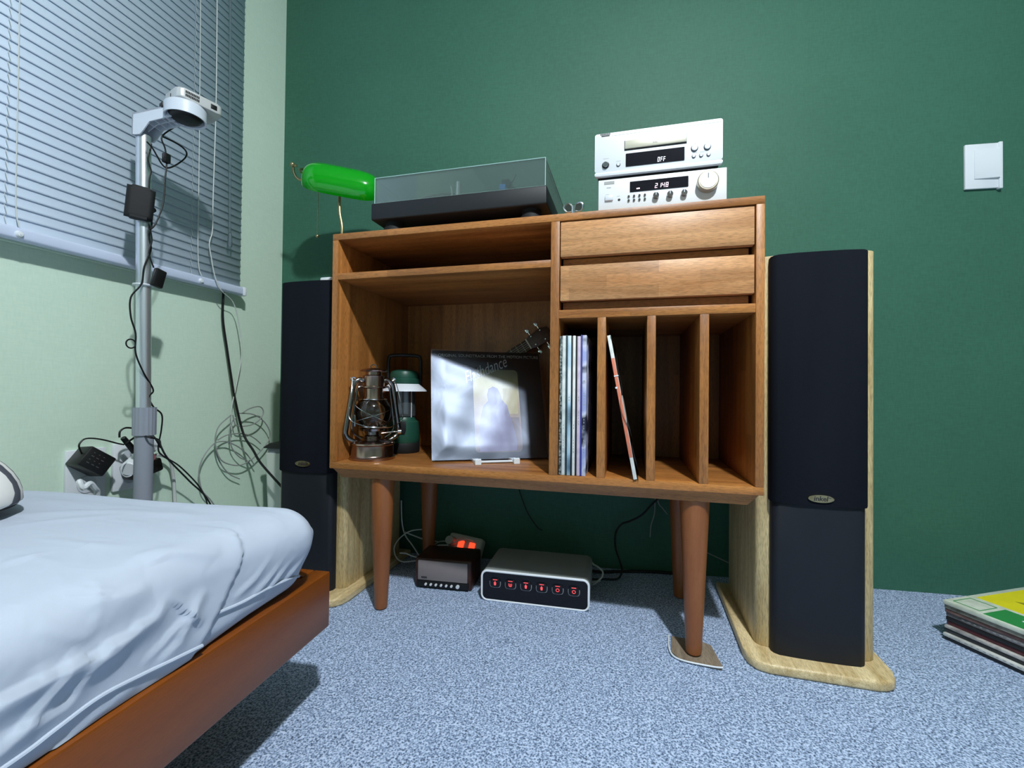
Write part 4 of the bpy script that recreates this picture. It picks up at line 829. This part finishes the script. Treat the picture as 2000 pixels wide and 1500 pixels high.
# ---------------------------------------------------------------- bed
BR = R(3.5); BC = (.238, -.31, 0)
t = thing('bed', 'low orange brown wooden bed frame in the foreground', 'bed', BC, BR)
obj('side_rail', MB().box((-.03, -2.0, .155), (0, 0, .25), .003), wood_bed, t)
obj('end_rail', MB().box((-.70, -.03, .155), (-.0302, 0, .25), .003), wood_bed, t)
obj('side_rail', MB().box((-.70, -2.0, .155), (-.67, -.0302, .25), .003), wood_bed, t)
for x, y in ((-.035, -.325), (-.665, -.325), (-.035, -1.9), (-.665, -1.9)): obj('leg', MB().box((x-.03, y-.03, 0), (x+.03, y+.03, .155), .004), wood_bed, t)
obj('slat_deck', MB().box((-.669, -2.0, .20), (-.031, -.031, .246)), wood_bed, t)
WR = {'w0': [(.245, -.613, .341), (.245, -.626, .328), (.245, -.651, .323), (.245, -.676, .32), (.245, -.702, .321)], 'w1': [(.245, -.722, .333), (.245, -.725, .324), (.245, -.738, .322)], 'w2': [(.245, -.696, .333), (.245, -.714, .314), (.245, -.737, .289)],
 'w3': [(.245, -.65, .321), (.245, -.687, .311), (.245, -.703, .288), (.245, -.737, .291)], 'w4': [(.245, -.564, .331), (.245, -.582, .312), (.245, -.598, .285), (.245, -.621, .274)], 'w5': [(.091, -.663, .372), (.109, -.646, .372), (.162, -.648, .372)],
 'w6': [(.027, -.6, .372), (.145, -.602, .372)], 'w7': [(.065, -.596, .372), (.123, -.601, .372), (.164, -.597, .372)], 'w8': [(.206, -.617, .372), (.226, -.585, .372), (.245, -.533, .358)], 'w9': [(.245, -.613, .341), (.245, -.587, .312), (.245, -.568, .286)],
 'w10': [(.245, -.623, .356), (.245, -.651, .357), (.226, -.686, .372)], 'w11': [(.245, -.398, .35), (.245, -.433, .313), (.245, -.467, .279)], 'w12': [(.245, -.375, .346), (.245, -.402, .309), (.245, -.432, .282)], 'w13': [(.245, -.425, .348), (.245, -.457, .31), (.245, -.489, .286)],
 'w14': [(.245, -.453, .348), (.245, -.49, .311), (.245, -.522, .298)], 'w15': [(.245, -.365, .336), (.245, -.369, .304), (.245, -.383, .275)], 'w16': [(-.155, -.541, .372), (-.023, -.489, .372), (.146, -.461, .372)], 'w17': [(-.077, -.579, .372), (-.032, -.536, .372), (.03, -.496, .372)],
 'w18': [(.245, -.642, .265), (.245, -.67, .262), (.245, -.694, .256), (.245, -.717, .25)], 'w19': [(.245, -.582, .31), (.245, -.608, .297), (.245, -.634, .282)], 'w20': [(.245, -.723, .359), (.245, -.699, .337), (.245, -.68, .332)], 'w21': [(.22, -.668, .372), (.245, -.677, .359), (.245, -.683, .338)]}
AMP = {'w0': (.014, .010), 'w1': (.011, .008), 'w2': (.011, .009), 'w3': (.008, .008), 'w4': (.007, .007), 'w5': (.004, .008), 'w6': (.004, .007), 'w7': (.0035, .006), 'w8': (.005, .009), 'w9': (.007, .005), 'w10': (.005, .007), 'w11': (.007, .004), 'w12': (.0075, .004), 'w13': (.006, .004), 'w14': (.005, .004), 'w15': (.007, .0045), 'w16': (.0035, .007), 'w17': (.003, .006), 'w18': (.006, .005), 'w19': (.007, .005), 'w20': (.006, .006), 'w21': (.004, .007)}
for k_, dz_ in (('w0', 0), ('w1', -.01), ('w2', -.03), ('w3', .0), ('w18', -.002)):
    e_ = WR[k_][-1]; WR[k_] = WR[k_]+[(e_[0], e_[1]-.05, e_[2]+dz_*.6), (e_[0], e_[1]-.10, e_[2]+dz_)]
HEM = [(.235, -.495, .378), (.245, -.509, .344), (.245, -.529, .314), (.245, -.546, .287), (.245, -.563, .27), (.245, -.573, .25)]
binv = (Matrix.Translation(Vector(BC)) @ Matrix.Rotation(BR, 4, 'Z')).inverted()
def loc_(P): return np.array([tuple(binv @ Vector(p)) for p in P])
def polydist(V, P):
    best = np.full(len(V), 9.0); side = np.zeros(len(V)); par = np.zeros(len(V)); n = len(P)-1
    for i, (a, b) in enumerate(zip(P, P[1:])):
        ab = b-a; tt = np.clip(((V-a) @ ab)/(ab @ ab), 0, 1); q = a+tt[:, None]*ab; dd = np.linalg.norm(V-q, axis=1)
        s = (V-q) @ np.array([0, ab[2], -ab[1]]); m = dd < best; best = np.where(m, dd, best); side = np.where(m, s, side); par = np.where(m, (i+tt)/n, par)
    return best, side, par
def sheet_points():
    x0, x1, y0, y1, z0, z1 = -.735, -.004, -2.0, -.052, .2515, .378
    xs = np.concatenate([np.linspace(x0, -.5, 14)[:-1], np.linspace(-.5, x1, 130)]); ys = np.concatenate([np.linspace(y0, -.65, 18)[:-1], np.linspace(-.65, y1, 150)]); zs = np.linspace(z0, z1, 34)
    V = []; F = []; idx = {}
    def vid(p):
        k = tuple(round(c, 5) for c in p)
        if k not in idx: idx[k] = len(V); V.append(p)
        return idx[k]
    def sheet(A, B, f):
        I = [[vid(f(a, b)) for b in B] for a in A]
        for i in range(len(A)-1):
            for j in range(len(B)-1): F.append((I[i][j], I[i+1][j], I[i+1][j+1], I[i][j+1]))
    sheet(xs, ys, lambda a, b: (a, b, z1)); sheet(ys, zs, lambda a, b: (x1, a, b)); sheet(xs, zs, lambda a, b: (a, y1, b))
    V = np.array(V); lo = np.array([x0, y0, z0]); hi = np.array([x1, y1, z1])
    r = .042; c = np.clip(V, lo+r, hi-r); c[:, 0] = np.where(V[:, 0] < x0+r, V[:, 0], c[:, 0]); c[:, 1] = np.where(V[:, 1] < y0+r, V[:, 1], c[:, 1])
    rb = .022; c[:, 2] = np.where(V[:, 2] < z0+rb, z0+rb, np.clip(V[:, 2], z0+rb, z1-r))
    d = V-c; ln = np.linalg.norm(d, axis=1); ln[ln < 1e-9] = 1; nrm = d/ln[:, None]
    rad = np.where(V[:, 2] < z0+rb, np.where(np.abs(nrm[:, 2]) > 0, r, r), r)
    low = V[:, 2] < z0+rb
    P = c+nrm*r
    # pull the lowest edge under
    k = np.clip((z0+rb-V[:, 2])/rb, 0, 1); P[:, 2] = np.where(low, V[:, 2], P[:, 2])
    nh = nrm.copy(); nh[:, 2] = 0; l2 = np.linalg.norm(nh, axis=1); l2[l2 < 1e-6] = 1; nh /= l2[:, None]
    fl_ = np.clip((-.17-V[:, 1])/.12, 0, 1); q = (-.018*(1-fl_)-.004*fl_)*k*k
    P = np.where(low[:, None], np.stack([c[:, 0]+nh[:, 0]*(r+q), c[:, 1]+nh[:, 1]*(r+q), P[:, 2]], 1), P)
    nrm = np.where(low[:, None], nh, nrm)
    wx = np.clip((P[:, 0]-(x1-.12))/.12, 0, 1)**2; lift = np.clip((P[:, 2]-.262)/.07, 0, 1); lift = lift*lift*(3-2*lift)
    P[:, 0] += .026*wx*lift*np.exp(-((P[:, 1]+.06)/.10)**2)
    Pc = P.copy()
    disp = np.zeros(len(P))
    for key, w in WR.items():
        amp, wid = AMP[key]; dd, s, tt = polydist(Pc, loc_(w)); wl_ = np.where(s > 0, wid*.75, wid*1.9)
        disp += amp*np.exp(-(dd/wl_)**2)*np.sin(np.pi*np.clip(tt, 0, 1))**.6
    dd, s, tt = polydist(Pc, loc_(HEM))
    step = .0045/(1+np.exp(-np.clip(np.sign(s)*dd/.0011, -30, 30)))
    disp += step*np.exp(-np.maximum(0, dd-.004)/.03)*(dd < .09)
    disp += .0022*np.sin(Pc[:, 0]*15+Pc[:, 1]*9)*np.sin(Pc[:, 1]*13-Pc[:, 2]*20)
    top = nrm[:, 2] > .5
    disp += np.where(top, .0007*np.sin((Pc[:, 1]+.12*Pc[:, 0])*130+2*np.sin(Pc[:, 0]*8))*np.exp(-((Pc[:, 1]+.10)/.05)**2), 0)
    endf = (nrm[:, 1] > .6)*np.clip((.36-Pc[:, 2])/.03, 0, 1)
    disp += .0015*np.sin(Pc[:, 0]*120)*endf
    return P+nrm*disp[:, None], F
V_, F_ = sheet_points()
me = bpy.data.meshes.new('bed_sheet'); me.from_pydata([tuple(v) for v in V_], [], F_); me.update()
bm = bmesh.new(); bm.from_mesh(me); bmesh.ops.recalc_face_normals(bm, faces=bm.faces); bm.to_mesh(me); bm.free()
for p in me.polygons: p.use_smooth = True
me.materials.append(sheet_m)
root = thing('bed_sheet', 'creased pale grey white sheet covering the mattress', 'sheet', BC, BR)
so = bpy.data.objects.new('sheet_cloth', me); COL.objects.link(so); so.parent = root
P1 = [(.247, -.375, .267), (.248, -.423, .280), (.249, -.464, .287), (.250, -.506, .287), (.252, -.543, .289)]
P2 = [(.254, -.566, .262), (.256, -.598, .267), (.258, -.634, .272), (.260, -.673, .274), (.263, -.71, .270), (.265, -.737, .267), (.27, -.82, .262)]
def snap(P, out):
    Q = []
    for p in loc_(P):
        i = np.argmin(np.linalg.norm(V_-p, axis=1)); Q.append(tuple(V_[i]+np.array([out, 0, 0])))
    return Q
for P in (P1, P2): obj('hem_piping', MB().tube(snap(P, .001), .0024, 8), sheet_m, root)
t = thing('mattress', 'mattress hidden under the pale sheet', 'mattress', BC, BR)
obj('mattress_body', MB().box((-.73, -2.0, .2515), (-.03, -.09, .345), .03, 3), white_paint, t)

# pillow
def pillow_mat():
    m, nt, b = nodes('leaf_print'); L = nt.links.new; tc = N(nt, 'ShaderNodeTexCoord'); mp = N(nt, 'ShaderNodeMapping'); mp.inputs['Rotation'].default_value = (0, R(20), R(35)); L(tc.outputs['Object'], mp.inputs['Vector'])
    wv = N(nt, 'ShaderNodeTexWave', i_Scale=4.2, i_Distortion=3.0); wv.inputs['Detail Scale'].default_value = 1.2; L(mp.outputs[0], wv.inputs['Vector'])
    rp = ramp(nt, [(.42, '#e6e4e2'), (.46, '#565862'), (.90, '#484a54'), (.95, '#e6e4e2')]); L(wv.outputs['Fac'], rp.inputs[0]); L(rp.outputs[0], b.inputs['Base Color']); b.inputs['Roughness'].default_value = .85
    return m
t = thing('pillow', 'white pillow with dark grey leaf stripes at the left edge', 'pillow', (-.288, -.648, .377), R(20))
pm = MB()
def pf(u, v):
    a = 2*math.pi*u; b = math.pi*(v-.5); e = lambda c, k: math.copysign(abs(c)**k, c)
    x = .2*e(math.cos(b), .8)*e(math.cos(a), .7); y = .12*e(math.cos(b), .8)*e(math.sin(a), .8); z = math.sin(b)*(.10 if b > 0 else .022)
    return (x, y, z+.022)
pm.grid(48, 24, pf); obj('pillow_case', pm, pillow_mat(), t, ang=180)
obj('pillow_piping', MB().tube([pf(k/48, .40) for k in range(48)], .0022, 6, 0, True), plain('piping_dark', '#2b2b30', .8), t)
